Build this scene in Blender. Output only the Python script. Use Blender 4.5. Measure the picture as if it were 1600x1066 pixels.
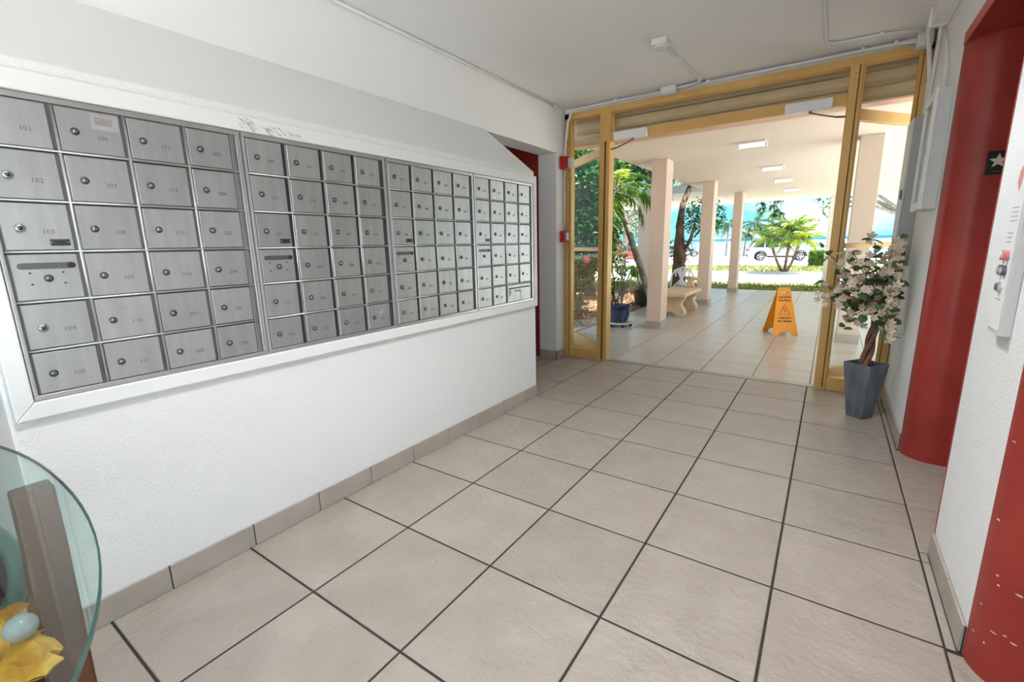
import bpy, bmesh, math, random
from mathutils import Vector, Matrix, Euler
random.seed(7)
for _o in list(bpy.data.objects):
    bpy.data.objects.remove(_o, do_unlink=True)
SC = bpy.context.scene
COL = SC.collection
PI = math.pi
T = 0.4572                      # floor tile module in metres

# ------------------------------------------------------------------ camera
def _rot(a, b, c):
    ca, sa, cb, sb, cc, sc = math.cos(a), math.sin(a), math.cos(b), math.sin(b), math.cos(c), math.sin(c)
    f = Vector((-sa*cb, ca*cb, -sb)); r = Vector((ca, sa, 0)); d = f.cross(r)
    return r*cc + d*sc, -r*sc + d*cc, f
_r, _d, _f = _rot(0.6057, 0.2060, 0.0222)
cam = bpy.data.cameras.new('camera'); cam_o = bpy.data.objects.new('camera', cam); COL.objects.link(cam_o)
cam.sensor_width = 36; cam.lens = 713.66*36/1600; cam.clip_start = 0.02; cam.clip_end = 3000
cam_o.matrix_world = Matrix(((_r.x, -_d.x, -_f.x, 1.8865), (_r.y, -_d.y, -_f.y, -0.3057), (_r.z, -_d.z, -_f.z, 1.2130), (0, 0, 0, 1)))
SC.camera = cam_o

# ------------------------------------------------------------------ view, world, sun
vs = SC.view_settings
vs.view_transform = 'Standard'; vs.look = 'None'; vs.gamma = 1; vs.use_curve_mapping = False
vs.exposure = 1.74
LAMP = 4.0                       # radiance of the lenses on the added, unseen downlights
DOWN = 29.0                      # watts of each added downlight, unseen fill for the lobby
W = bpy.data.worlds.new('sky'); SC.world = W; W.use_nodes = True
nt = W.node_tree; nt.nodes.clear()
def N(t, kind, **k):
    n = t.nodes.new(kind)
    for a, b in k.items(): setattr(n, a, b)
    return n
tc = N(nt, 'ShaderNodeTexCoord'); sep = N(nt, 'ShaderNodeSeparateXYZ'); nt.links.new(tc.outputs['Generated'], sep.inputs[0])
rmp = N(nt, 'ShaderNodeValToRGB'); nt.links.new(sep.outputs['Z'], rmp.inputs[0])
rmp.color_ramp.elements[0].position = 0.0; rmp.color_ramp.elements[0].color = (0.14, 0.40, 0.45, 1)
rmp.color_ramp.elements[1].position = 0.55; rmp.color_ramp.elements[1].color = (0.05, 0.25, 0.52, 1)
noi = N(nt, 'ShaderNodeTexNoise'); noi.inputs['Scale'].default_value = 5.0; noi.inputs['Detail'].default_value = 7
mp = N(nt, 'ShaderNodeMapping'); mp.inputs['Scale'].default_value = (1, 1, 2.6)
nt.links.new(tc.outputs['Generated'], mp.inputs[0]); nt.links.new(mp.outputs[0], noi.inputs['Vector'])
cr = N(nt, 'ShaderNodeValToRGB'); cr.color_ramp.elements[0].position = 0.44; cr.color_ramp.elements[1].position = 0.64
nt.links.new(noi.outputs['Fac'], cr.inputs[0])
mx = N(nt, 'ShaderNodeMix', data_type='RGBA'); nt.links.new(cr.outputs[0], mx.inputs['Factor'])
nt.links.new(rmp.outputs[0], mx.inputs[6]); mx.inputs[7].default_value = (0.60, 0.63, 0.65, 1)
bg = N(nt, 'ShaderNodeBackground'); bg.inputs[1].default_value = 0.76
nt.links.new(mx.outputs[2], bg.inputs[0]); wo = N(nt, 'ShaderNodeOutputWorld'); nt.links.new(bg.outputs[0], wo.inputs[0])

sun = bpy.data.lights.new('sun', 'SUN'); sun.energy = 5.6; sun.angle = 0.009; sun.color = (1, 0.96, 0.88)
sun_o = bpy.data.objects.new('sun', sun); COL.objects.link(sun_o); sun_o.location = (8, 14, 30)
sun_o.rotation_euler = Vector((-0.38, -0.06, -1.0)).to_track_quat('-Z', 'Y').to_euler()

# ------------------------------------------------------------------ materials
def setin(b, name, v):
    if name in b.inputs: b.inputs[name].default_value = v
def mat(name, col, rough=0.5, metal=0.0, col2=None, nscale=8, ndetail=4, bump=0.0, bscale=60, bdist=0.002, spec=0.5, coat=0.0, stretch=None, rand=0.0, lo=0.4, hi=0.62, sheen=0):
    m = bpy.data.materials.new(name); m.use_nodes = True; t = m.node_tree; b = t.nodes['Principled BSDF']
    c = tuple(col)+(1,); b.inputs['Base Color'].default_value = c; b.inputs['Roughness'].default_value = rough; b.inputs['Metallic'].default_value = metal
    setin(b, 'Specular IOR Level', spec); setin(b, 'Coat Weight', coat)
    co = N(t, 'ShaderNodeTexCoord'); vec = co.outputs['Object']
    if stretch:
        mpp = N(t, 'ShaderNodeMapping'); mpp.inputs['Scale'].default_value = stretch; t.links.new(vec, mpp.inputs[0]); vec = mpp.outputs[0]
    src = None
    if col2:
        n = N(t, 'ShaderNodeTexNoise'); n.inputs['Scale'].default_value = nscale; n.inputs['Detail'].default_value = ndetail; t.links.new(vec, n.inputs['Vector'])
        if rand:
            oi = N(t, 'ShaderNodeObjectInfo'); ad = N(t, 'ShaderNodeVectorMath', operation='ADD'); t.links.new(vec, ad.inputs[0])
            ml = N(t, 'ShaderNodeMath', operation='MULTIPLY'); ml.inputs[1].default_value = 91.7; t.links.new(oi.outputs['Random'], ml.inputs[0]); t.links.new(ml.outputs[0], ad.inputs[1]); t.links.new(ad.outputs[0], n.inputs['Vector'])
        r = N(t, 'ShaderNodeValToRGB'); r.color_ramp.elements[0].position = lo; r.color_ramp.elements[0].color = c
        r.color_ramp.elements[1].position = hi; r.color_ramp.elements[1].color = tuple(col2)+(1,)
        t.links.new(n.outputs['Fac'], r.inputs[0]); src = r.outputs[0]
    if rand:
        if src is None:
            rg = N(t, 'ShaderNodeRGB'); rg.outputs[0].default_value = c; src = rg.outputs[0]
        oi = N(t, 'ShaderNodeObjectInfo'); mr = N(t, 'ShaderNodeMapRange'); mr.inputs[3].default_value = 1-rand; mr.inputs[4].default_value = 1+rand
        t.links.new(oi.outputs['Random'], mr.inputs[0])
        mm = N(t, 'ShaderNodeMix', data_type='RGBA', blend_type='MULTIPLY'); mm.inputs['Factor'].default_value = 1
        cb = N(t, 'ShaderNodeCombineColor'); [t.links.new(mr.outputs[0], cb.inputs[i]) for i in range(3)]
        t.links.new(src, mm.inputs[6]); t.links.new(cb.outputs[0], mm.inputs[7]); src = mm.outputs[2]
    if src is not None: t.links.new(src, b.inputs['Base Color'])
    if bump:
        n = N(t, 'ShaderNodeTexNoise'); n.inputs['Scale'].default_value = bscale; n.inputs['Detail'].default_value = 6; t.links.new(vec, n.inputs['Vector'])
        if rand and col2: t.links.new(ad.outputs[0], n.inputs['Vector']); n.inputs['Roughness'].default_value = 0.62
        bp = N(t, 'ShaderNodeBump'); bp.inputs['Strength'].default_value = bump; bp.inputs['Distance'].default_value = bdist
        t.links.new(n.outputs['Fac'], bp.inputs['Height']); t.links.new(bp.outputs[0], b.inputs['Normal'])
    return m
def emat(name, col, s):
    m = bpy.data.materials.new(name); m.use_nodes = True; t = m.node_tree; t.nodes.clear()
    e = N(t, 'ShaderNodeEmission'); e.inputs[0].default_value = tuple(col)+(1,); e.inputs[1].default_value = s
    o = N(t, 'ShaderNodeOutputMaterial'); t.links.new(e.outputs[0], o.inputs[0]); return m
def glassmat(name, tint, ior=1.45, mult=1.0):
    m = bpy.data.materials.new(name); m.use_nodes = True; t = m.node_tree; t.nodes.clear()
    tr = N(t, 'ShaderNodeBsdfTransparent'); tr.inputs[0].default_value = tuple(tint)+(1,)
    gl = N(t, 'ShaderNodeBsdfGlossy'); gl.inputs['Roughness'].default_value = 0.01
    lw = N(t, 'ShaderNodeLayerWeight'); lw.inputs[0].default_value = 0.5          # Schlick term, the same from both sides of the sheet
    pw = N(t, 'ShaderNodeMath', operation='POWER'); pw.inputs[1].default_value = 5; t.links.new(lw.outputs['Facing'], pw.inputs[0])
    f0 = ((ior-1)/(ior+1))**2
    ml = N(t, 'ShaderNodeMath', operation='MULTIPLY_ADD', use_clamp=True); ml.inputs[1].default_value = (1-f0)*mult; ml.inputs[2].default_value = f0*mult; t.links.new(pw.outputs[0], ml.inputs[0])
    mi = N(t, 'ShaderNodeMixShader'); t.links.new(ml.outputs[0], mi.inputs[0]); t.links.new(tr.outputs[0], mi.inputs[1]); t.links.new(gl.outputs[0], mi.inputs[2])
    o = N(t, 'ShaderNodeOutputMaterial'); t.links.new(mi.outputs[0], o.inputs[0]); return m
def leafmat(name, col, col2, trans=0.35, rough=0.45):
    m = mat(name, col, rough, col2=col2, nscale=2.5, rand=0.0)
    t = m.node_tree; b = t.nodes['Principled BSDF']
    tl = N(t, 'ShaderNodeBsdfTranslucent'); lk = b.inputs['Base Color'].links[0].from_socket; t.links.new(lk, tl.inputs[0])
    mi = N(t, 'ShaderNodeMixShader'); mi.inputs[0].default_value = trans
    o = t.nodes['Material Output']; t.links.new(b.outputs[0], mi.inputs[1]); t.links.new(tl.outputs[0], mi.inputs[2]); t.links.new(mi.outputs[0], o.inputs[0])
    return m
M = {}
M['tile'] = mat('beige_slate_tile', (0.385, 0.328, 0.280), 0.30, col2=(0.445, 0.385, 0.335), nscale=5, ndetail=6, bump=1.0, bscale=11, bdist=0.016, rand=0.045, spec=0.45, lo=0.3, hi=0.7)
M['tile_out'] = mat('walkway_tile', (0.50, 0.44, 0.38), 0.3, col2=(0.56, 0.50, 0.44), nscale=4, ndetail=5, bump=0.3, bscale=10, bdist=0.003, rand=0.05, lo=0.3, hi=0.7)
M['grout'] = mat('dark_grout', (0.045, 0.035, 0.03), 0.9, bump=0.3)
M['grout_out'] = mat('walkway_grout', (0.09, 0.075, 0.06), 0.9)
M['basetile'] = mat('baseboard_tile', (0.40, 0.345, 0.295), 0.4, col2=(0.47, 0.415, 0.36), nscale=7, bump=0.3, bscale=14, bdist=0.003, rand=0.05, lo=0.3, hi=0.7)
M['stucco'] = mat('white_stucco', (0.87, 0.875, 0.88), 0.75, bump=0.75, bscale=120, bdist=0.0045)
M['white'] = mat('white_paint', (0.87, 0.875, 0.88), 0.55, bump=0.15, bscale=40, bdist=0.002)
M['ceil'] = mat('ceiling_paint', (0.89, 0.895, 0.90), 0.7, bump=0.25, bscale=30, bdist=0.003)
M['red'] = mat('red_gloss_paint', (0.33, 0.028, 0.020), 0.38, col2=(0.37, 0.036, 0.026), nscale=6, bump=0.35, bscale=25, bdist=0.002)
M['redlt'] = mat('red_trim_paint', (0.55, 0.09, 0.06), 0.5)
M['alu'] = mat('brushed_aluminium', (0.52, 0.545, 0.56), 0.42, 0.85, col2=(0.59, 0.61, 0.625), nscale=3, bump=0.12, bscale=60, bdist=0.001, stretch=(1, 12, 1.2), rand=0.06, lo=0.35, hi=0.65)
M['alul'] = mat('light_aluminium', (0.66, 0.66, 0.665), 0.33, 0.9)
M['alud'] = mat('dark_aluminium', (0.17, 0.17, 0.175), 0.5, 0.7)
M['dark'] = mat('gap_shade', (0.03, 0.03, 0.032), 0.7)  # near black, stands in for shade in mailbox gaps and slots
M['lock'] = mat('lock_steel', (0.10, 0.10, 0.105), 0.35, 0.85)
M['lockl'] = mat('lock_bright', (0.42, 0.42, 0.43), 0.3, 0.9)
M['ink'] = mat('faded_ink', (0.20, 0.20, 0.205), 0.5, 0.4)
M['gold'] = mat('gold_anodised_aluminium', (0.70, 0.41, 0.125), 0.38, 0.15, col2=(0.75, 0.46, 0.16), nscale=5, rand=0.0)
M['golds'] = mat('gold_edge_dark', (0.16, 0.07, 0.015), 0.5, 0.2)
M['slat'] = mat('tan_slat', (0.70, 0.57, 0.38), 0.45, col2=(0.76, 0.63, 0.45), nscale=4)
M['pane'] = glassmat('clear_pane', (0.97, 0.985, 0.98), 1.45, 0.25)
M['gtop'] = glassmat('table_glass', (0.84, 0.92, 0.90), 1.5, 0.85)
M['gedge'] = mat('glass_edge_green', (0.03, 0.10, 0.09), 0.12, spec=0.8)
M['wood'] = mat('red_brown_wood', (0.085, 0.028, 0.012), 0.4, col2=(0.13, 0.042, 0.018), nscale=4, stretch=(6, 6, 0.6))
M['woodd'] = mat('dark_stained_wood', (0.055, 0.045, 0.038), 0.45, col2=(0.09, 0.07, 0.055), nscale=4, stretch=(6, 6, 0.6))
M['teal'] = mat('teal_metal_ring', (0.12, 0.24, 0.22), 0.35, 0.3)
M['yellow'] = mat('yellow_tissue', (0.62, 0.26, 0.02), 0.6, col2=(0.80, 0.42, 0.05), nscale=9)
M['ball'] = mat('frosted_ball', (0.40, 0.40, 0.41), 0.25)
M['orange'] = mat('safety_yellow_plastic', (0.90, 0.36, 0.01), 0.45)
M['black'] = mat('black_paint', (0.012, 0.012, 0.012), 0.4)
M['signred'] = mat('sign_red', (0.6, 0.04, 0.02), 0.5)
M['cream'] = mat('cream_paint', (0.72, 0.57, 0.47), 0.65, bump=0.2, bscale=50)
M['peach'] = mat('peach_paint', (0.70, 0.46, 0.36), 0.65)
M['soffit'] = mat('soffit_paint', (0.74, 0.655, 0.57), 0.7, bump=0.15, bscale=30)
M['fascia'] = mat('white_fascia', (0.80, 0.79, 0.77), 0.7)
M['greypl'] = mat('grey_box_paint', (0.42, 0.42, 0.43), 0.5)
M['greylt'] = mat('light_grey_enamel', (0.62, 0.62, 0.63), 0.45)
M['conduit'] = mat('painted_conduit', (0.78, 0.78, 0.78), 0.5)
M['redbox'] = mat('fire_alarm_red', (0.50, 0.018, 0.012), 0.4)
M['zinc'] = mat('blue_grey_zinc', (0.12, 0.135, 0.165), 0.45, 0.2, col2=(0.19, 0.21, 0.25), nscale=6, stretch=(3, 3, 0.8))
M['soil'] = mat('soil', (0.05, 0.03, 0.02), 0.95, bump=0.6, bscale=40)
M['twig'] = mat('twisted_bark', (0.16, 0.065, 0.035), 0.8, col2=(0.30, 0.15, 0.08), nscale=14, bump=0.7, bscale=50)
M['silk'] = leafmat('silk_leaf', (0.06, 0.14, 0.05), (0.15, 0.27, 0.10), 0.15)
M['petal'] = leafmat('cream_petal', (0.90, 0.74, 0.58), (0.96, 0.86, 0.74), 0.3)
M['heart'] = mat('flower_heart', (0.45, 0.16, 0.06), 0.7)
M['star'] = mat('star_cream', (0.72, 0.66, 0.55), 0.5)
M['concrete'] = mat('pale_concrete', (0.80, 0.78, 0.74), 0.85, col2=(0.85, 0.84, 0.81), nscale=0.6, bump=0.2)
M['asphalt'] = mat('pale_lot', (0.70, 0.69, 0.68), 0.9, col2=(0.78, 0.77, 0.76), nscale=0.3)
M['kerb'] = mat('kerb_concrete', (0.55, 0.53, 0.49), 0.9)
M['lawn'] = mat('dry_lawn', (0.16, 0.19, 0.05), 0.95, col2=(0.42, 0.38, 0.18), nscale=2.2, bump=0.5)
M['mulch'] = mat('mulch_bed', (0.19, 0.10, 0.055), 0.95, col2=(0.38, 0.25, 0.15), nscale=22, bump=0.9, bscale=60, bdist=0.01)
M['litter'] = mat('dry_leaf_litter', (0.42, 0.24, 0.13), 0.85, col2=(0.60, 0.42, 0.28), nscale=30)
M['pebble'] = mat('pale_stone_chips', (0.55, 0.52, 0.48), 0.8, col2=(0.72, 0.70, 0.66), nscale=20)
M['blade'] = leafmat('grass_blade', (0.14, 0.22, 0.04), (0.40, 0.38, 0.12), 0.3)
M['leafd'] = leafmat('dark_leaf', (0.022, 0.075, 0.015), (0.07, 0.17, 0.03), 0.3)
M['leafm'] = leafmat('mid_leaf', (0.06, 0.17, 0.02), (0.17, 0.33, 0.045), 0.35)
M['leafy'] = leafmat('yellow_green_leaf', (0.22, 0.36, 0.03), (0.50, 0.52, 0.05), 0.4)
M['leafg'] = leafmat('grey_green_leaf', (0.13, 0.19, 0.10), (0.24, 0.30, 0.16), 0.3)
M['bark'] = mat('brown_bark', (0.07, 0.04, 0.025), 0.9, col2=(0.22, 0.13, 0.08), nscale=9, bump=1.0, bscale=22, bdist=0.03, stretch=(1, 1, 0.35))
M['barkg'] = mat('grey_bark', (0.20, 0.17, 0.14), 0.9, col2=(0.33, 0.29, 0.25), nscale=9, bump=0.8, bscale=24, bdist=0.02)
M['barkd'] = mat('dark_bark', (0.05, 0.05, 0.05), 0.9, col2=(0.16, 0.16, 0.15), nscale=12, bump=1, bscale=30, bdist=0.02)
M['hib'] = mat('red_petal', (0.55, 0.02, 0.05), 0.5)
M['hib2'] = mat('coral_petal', (0.75, 0.16, 0.10), 0.5)
M['bluepot'] = mat('cobalt_glaze', (0.006, 0.018, 0.075), 0.14, col2=(0.012, 0.032, 0.12), nscale=5, coat=0.6)
M['darkpot'] = mat('dark_pot', (0.03, 0.035, 0.03), 0.6)
M['bench'] = mat('sandstone_bench', (0.66, 0.47, 0.29), 0.75, col2=(0.74, 0.56, 0.38), nscale=9, bump=0.3)
M['chairw'] = mat('white_cast_metal', (0.80, 0.78, 0.78), 0.5)
M['carw'] = mat('white_car_paint', (0.40, 0.43, 0.48), 0.22, coat=0.7)
M['carr'] = mat('red_car_paint', (0.42, 0.02, 0.03), 0.25, coat=0.7)
M['carb'] = mat('dark_blue_car_paint', (0.02, 0.04, 0.06), 0.25, coat=0.7)
M['cars'] = mat('silver_car_paint', (0.45, 0.47, 0.50), 0.25, 0.5, coat=0.5)
M['carglass'] = mat('car_glass', (0.015, 0.03, 0.035), 0.08, spec=0.8)
M['tyre'] = mat('tyre_rubber', (0.018, 0.018, 0.02), 0.8)
M['trimb'] = mat('black_trim', (0.025, 0.027, 0.03), 0.6)
M['lampr'] = mat('tail_lamp', (0.5, 0.02, 0.02), 0.3)
M['lampw'] = mat('head_lamp', (0.8, 0.85, 0.9), 0.1)
M['water'] = mat('turquoise_bay', (0.16, 0.52, 0.60), 0.25, col2=(0.25, 0.62, 0.70), nscale=0.05, bump=0.2, bscale=0.6, bdist=0.1)
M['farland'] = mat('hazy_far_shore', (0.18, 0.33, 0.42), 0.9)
M['metalpost'] = mat('galvanised_rail', (0.40, 0.42, 0.44), 0.4, 0.8)
M['lamp'] = emat('fill_lens_glow', (0.93, 0.98, 1.0), LAMP)  # glow of the added lobby fill lights
M['lampout'] = emat('walkway_tube', (1, 0.95, 0.86), 1.0)
M['steel'] = mat('stainless_door', (0.45, 0.45, 0.46), 0.35, 0.9)
M['btnr'] = mat('red_button_ring', (0.72, 0.25, 0.25), 0.4)
M['sill'] = mat('threshold_metal', (0.42, 0.40, 0.37), 0.4, 0.6)
M['scuff'] = mat('paint_chip', (0.78, 0.52, 0.48), 0.7)
M['print'] = mat('grey_print', (0.45, 0.45, 0.45), 0.6)

# ------------------------------------------------------------------ mesh helpers
OFF = {}
class MB:
    def __init__(s): s.v = []; s.f = []; s.m = []
    def add(s, vs, fs, mi=0):
        n = len(s.v); s.v += [tuple(p) for p in vs]; s.f += [tuple(i+n for i in f) for f in fs]; s.m += [mi]*len(fs); return s
    def box(s, x0, x1, y0, y1, z0, z1, mi=0):
        v = [(x, y, z) for z in (z0, z1) for y in (y0, y1) for x in (x0, x1)]
        return s.add(v, [(0, 2, 3, 1), (4, 5, 7, 6), (0, 1, 5, 4), (2, 6, 7, 3), (0, 4, 6, 2), (1, 3, 7, 5)], mi)
    def prism(s, poly, a, b, axis='y', mi=0, flip=False):
        # poly of 2D points; extruded along axis from a to b
        n = len(poly)
        def P(p, t):
            return (t, p[0], p[1]) if axis == 'x' else (p[0], t, p[1]) if axis == 'y' else (p[0], p[1], t)
        v = [P(p, a) for p in poly]+[P(p, b) for p in poly]
        f = [tuple(range(n)), tuple(range(2*n-1, n-1, -1))]+[(i, i+n, (i+1) % n+n, (i+1) % n) for i in range(n)]
        return s.add(v, f, mi)
    def tube(s, pts, r, n=8, mi=0, cap=True):
        pts = [Vector(p) for p in pts]; k = len(pts); rs = r if isinstance(r, (list, tuple)) else [r]*k
        vs = []; up = None
        for i, p in enumerate(pts):
            d = (pts[min(i+1, k-1)]-pts[max(i-1, 0)]).normalized()
            if up is None:
                up = Vector((0, 0, 1)) if abs(d.z) < 0.9 else Vector((1, 0, 0))
            a = d.cross(up)
            if a.length < 1e-5: a = d.cross(Vector((0, 1, 0)))
            a.normalize(); b = a.cross(d).normalized(); up = b
            for j in range(n):
                t = 2*PI*j/n; vs.append(p+(a*math.cos(t)+b*math.sin(t))*rs[i])
        f = [(i*n+j, i*n+(j+1) % n, (i+1)*n+(j+1) % n, (i+1)*n+j) for i in range(k-1) for j in range(n)]
        if cap: f += [tuple(range(n-1, -1, -1)), tuple(range((k-1)*n, k*n))]
        return s.add(vs, f, mi)
    def lathe(s, prof, n=24, c=(0, 0, 0), mi=0, ax='z', cap=True):
        vs = []
        for r, h in prof:
            for j in range(n):
                t = 2*PI*j/n; x, y = r*math.cos(t), r*math.sin(t)
                q = (x, y, h) if ax == 'z' else (h, x, y) if ax == 'x' else (y, h, x)
                vs.append((q[0]+c[0], q[1]+c[1], q[2]+c[2]))
        k = len(prof)
        f = [(i*n+j, i*n+(j+1) % n, (i+1)*n+(j+1) % n, (i+1)*n+j) for i in range(k-1) for j in range(n)]
        if cap: f += [tuple(range(n-1, -1, -1)), tuple(range((k-1)*n, k*n))]
        return s.add(vs, f, mi)
    def sphere(s, c, r, n=12, k=8, mi=0, sq=(1, 1, 1)):
        vs = [(c[0], c[1], c[2]-r*sq[2])]
        for i in range(1, k):
            a = -PI/2+PI*i/k
            for j in range(n):
                t = 2*PI*j/n; vs.append((c[0]+r*sq[0]*math.cos(a)*math.cos(t), c[1]+r*sq[1]*math.cos(a)*math.sin(t), c[2]+r*sq[2]*math.sin(a)))
        vs.append((c[0], c[1], c[2]+r*sq[2])); e = len(vs)-1
        f = [(0, 1+(j+1) % n, 1+j) for j in range(n)]
        f += [(1+(i-1)*n+j, 1+(i-1)*n+(j+1) % n, 1+i*n+(j+1) % n, 1+i*n+j) for i in range(1, k-1) for j in range(n)]
        f += [(e, 1+(k-2)*n+j, 1+(k-2)*n+(j+1) % n) for j in range(n)]
        return s.add(vs, f, mi)
    def leaf(s, p, d, up, L, w, mi=0, fold=0.15, droop=0.2):
        p = Vector(p); d = Vector(d).normalized(); side = d.cross(Vector(up))
        if side.length < 1e-4: side = d.cross(Vector((1, 0.2, 0)))
        side.normalize(); nn = side.cross(d).normalized()
        m1 = p+d*L*0.45; tip = p+d*L-nn*L*droop
        a = m1+side*w/2+nn*w*fold; b = m1-side*w/2+nn*w*fold
        return s.add([p, a, tip, b], [(0, 1, 2), (0, 2, 3)], mi)
    def mesh(s, name, mats, smooth=False, off=(0, 0, 0)):
        me = bpy.data.meshes.new(name)
        me.from_pydata([(x-off[0], y-off[1], z-off[2]) for x, y, z in s.v], [], s.f)
        for m in (mats if isinstance(mats, (list, tuple)) else [mats]): me.materials.append(m)
        if any(s.m): me.polygons.foreach_set('material_index', s.m)
        if smooth: me.polygons.foreach_set('use_smooth', [True]*len(me.polygons))
        me.update(); return me
    def build(s, name, mats, parent=None, smooth=False, bevel=0, local=False, angle=None):
        off = (0, 0, 0) if (parent is None or local) else OFF.get(parent.name, (0, 0, 0))
        me = s.mesh(name, mats, smooth, off)
        if smooth and angle:
            bm = bmesh.new(); bm.from_mesh(me)
            for e in bm.edges:
                if len(e.link_faces) == 2 and e.calc_face_angle(0) > angle: e.smooth = False
            bm.to_mesh(me); bm.free()
        o = bpy.data.objects.new(name, me); COL.objects.link(o)
        if parent: o.parent = parent
        OFF[o.name] = off if not local else (0, 0, 0)
        if bevel:
            md = o.modifiers.new('bevel', 'BEVEL'); md.width = bevel; md.segments = 2; md.limit_method = 'ANGLE'
        return o
def piece(name, me, parent, loc, rot=None, scale=None):
    o = bpy.data.objects.new(name, me); COL.objects.link(o); off = OFF.get(parent.name, (0, 0, 0)) if parent else (0, 0, 0)
    o.parent = parent; o.location = (loc[0]-off[0], loc[1]-off[1], loc[2]-off[2]); OFF[o.name] = tuple(loc)
    if rot: o.rotation_euler = rot
    if scale: o.scale = scale
    return o
def tag(o, label=None, cat=None, group=None, kind=None):
    if label: o['label'] = label
    if cat: o['category'] = cat
    if group: o['group'] = group
    if kind: o['kind'] = kind
    return o
def thing(name, loc, label, cat, group=None, rz=0):
    o = bpy.data.objects.new(name, None); COL.objects.link(o); o.location = loc; o.rotation_euler = (0, 0, rz); o.empty_display_size = 0.1
    OFF[o.name] = tuple(loc); return tag(o, label, cat, group)
def struct(o, label=None): return tag(o, label, None, None, 'structure')
def box(name, b, m, parent=None, bevel=0): return MB().box(*b).build(name, m, parent, bevel=bevel)

# lettering: font curves turned into plain meshes once, all together
_texts = {}
def prep_texts(jobs):
    tmp = []
    for key, (s, size, ext, bold) in jobs.items():
        c = bpy.data.curves.new('t', 'FONT'); c.body = s; c.size = size; c.extrude = ext; c.align_x = 'CENTER'; c.align_y = 'CENTER'; c.resolution_u = 2
        c.offset = bold
        o = bpy.data.objects.new('t', c); COL.objects.link(o); tmp.append((key, o))
    dg = bpy.context.evaluated_depsgraph_get()
    for key, o in tmp: _texts[key] = bpy.data.meshes.new_from_object(o.evaluated_get(dg))
    for key, o in tmp:
        c = o.data; bpy.data.objects.remove(o, do_unlink=True); bpy.data.curves.remove(c)
UNITS = [
 [['101', '102', '103', None, '104', '105'], ['106', '107', '108', '109', '110', '111'], ['112', '114', '115', '116', '201', '202'], ['203', '204', '205', '206', '207', '208']],
 [['209', '210', '211', None, '212', '214'], ['215', '216', '301', '302', '303', '304'], ['305', '306', '307', '308', '309', '310'], ['311', '312', '314', '315', '316', '401']],
 [['402', '403', '404', None, '405', '406'], ['407', '408', '409', '410', '411', '412'], ['414', '415', '416', '501', '502', '503'], ['504', '505', '506', '507', '508', '509']],
 [['510', '511', '512', None, '514', '515'], ['516', '601', '602', '603', '604', '605'], ['606', '607', '608', '609', '610', 'P'], ['611', '612', '614', '615', '616', 'P']]]
jobs = {n: (n, 0.0185, 0.0003, 0.0) for u in UNITS for c in u for n in c if n and n != 'P'}
jobs.update({'caution': ('CAUTION', 0.034, 0.0006, 0.0012), 'wet': ('Wet Floor', 0.034, 0.0006, 0.0012), 'cuidado': ('CUIDADO', 0.034, 0.0006, 0.0012), 'piso': ('Piso Mojado', 0.034, 0.0006, 0.0012)})
prep_texts(jobs)
for k, me in _texts.items():
    me.materials.append(M['ink'] if k.isdigit() else M['black'])

# ================================================================== THE ROOM
H = 2.53; XR = 2.322; XP = -0.453
_tm = {}
def tile_mesh(w, d, m, key):
    k = (round(w, 4), round(d, 4), key)
    if k not in _tm:
        mb = MB(); hw, hd, c, t = w/2, d/2, min(0.003, w/4), 0.010
        v = [(-hw, -hd, -t), (hw, -hd, -t), (hw, hd, -t), (-hw, hd, -t), (-hw, -hd, -c*0.6), (hw, -hd, -c*0.6), (hw, hd, -c*0.6), (-hw, hd, -c*0.6),
             (-hw+c, -hd+c, 0), (hw-c, -hd+c, 0), (hw-c, hd-c, 0), (-hw+c, hd-c, 0)]
        mb.add(v, [(8, 9, 10, 11), (4, 5, 9, 8), (5, 6, 10, 9), (6, 7, 11, 10), (7, 4, 8, 11), (0, 1, 5, 4), (1, 2, 6, 5), (2, 3, 7, 6), (3, 0, 4, 7)])
        _tm[k] = mb.mesh('tile', m)
    return _tm[k]
def lay(parent, x0, x1, y0, y1, m, key, g=0.0085, z=0):
    w, d = x1-x0-g, y1-y0-g
    if w < 0.008 or d < 0.02: return
    piece('tile', tile_mesh(w, d, m, key), parent, ((x0+x1)/2, (y0+y1)/2, z))
YS = 4.118                       # edge of the lobby floor at the threshold
floor = struct(box('floor', (-2.4, 2.9, -4.3, YS, -0.08, -0.0025), M['grout']))
for j in range(-5, 9):
    y0, y1 = j*T, (j+1)*T
    for i in range(0, 5): lay(floor, i*T, (i+1)*T, y0, y1, M['tile'], 'in')
    if j >= 6 or j == 5:
        for i in (-1, -2): lay(floor, i*T, (i+1)*T, max(y0, 2.77), y1, M['tile'], 'in')
    # cut strip against the right-hand wall, wider inside the two lift recesses
    for (a, b, xe) in ((-2.4, 1.36, 2.74), (1.36, 1.898, XR-0.0085), (1.898, 2.985, 2.74), (2.985, YS, XR-0.0085)):
        lo, hi = max(a, y0), min(b, y1)
        if hi-lo > 0.03: lay(floor, 5*T, xe, lo, hi, M['tile'], 'in', g=0.005)

ceiling = struct(box('ceiling', (-2.4, 2.9, -4.3, 4.25, H, H+0.12), M['ceil']))
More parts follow.
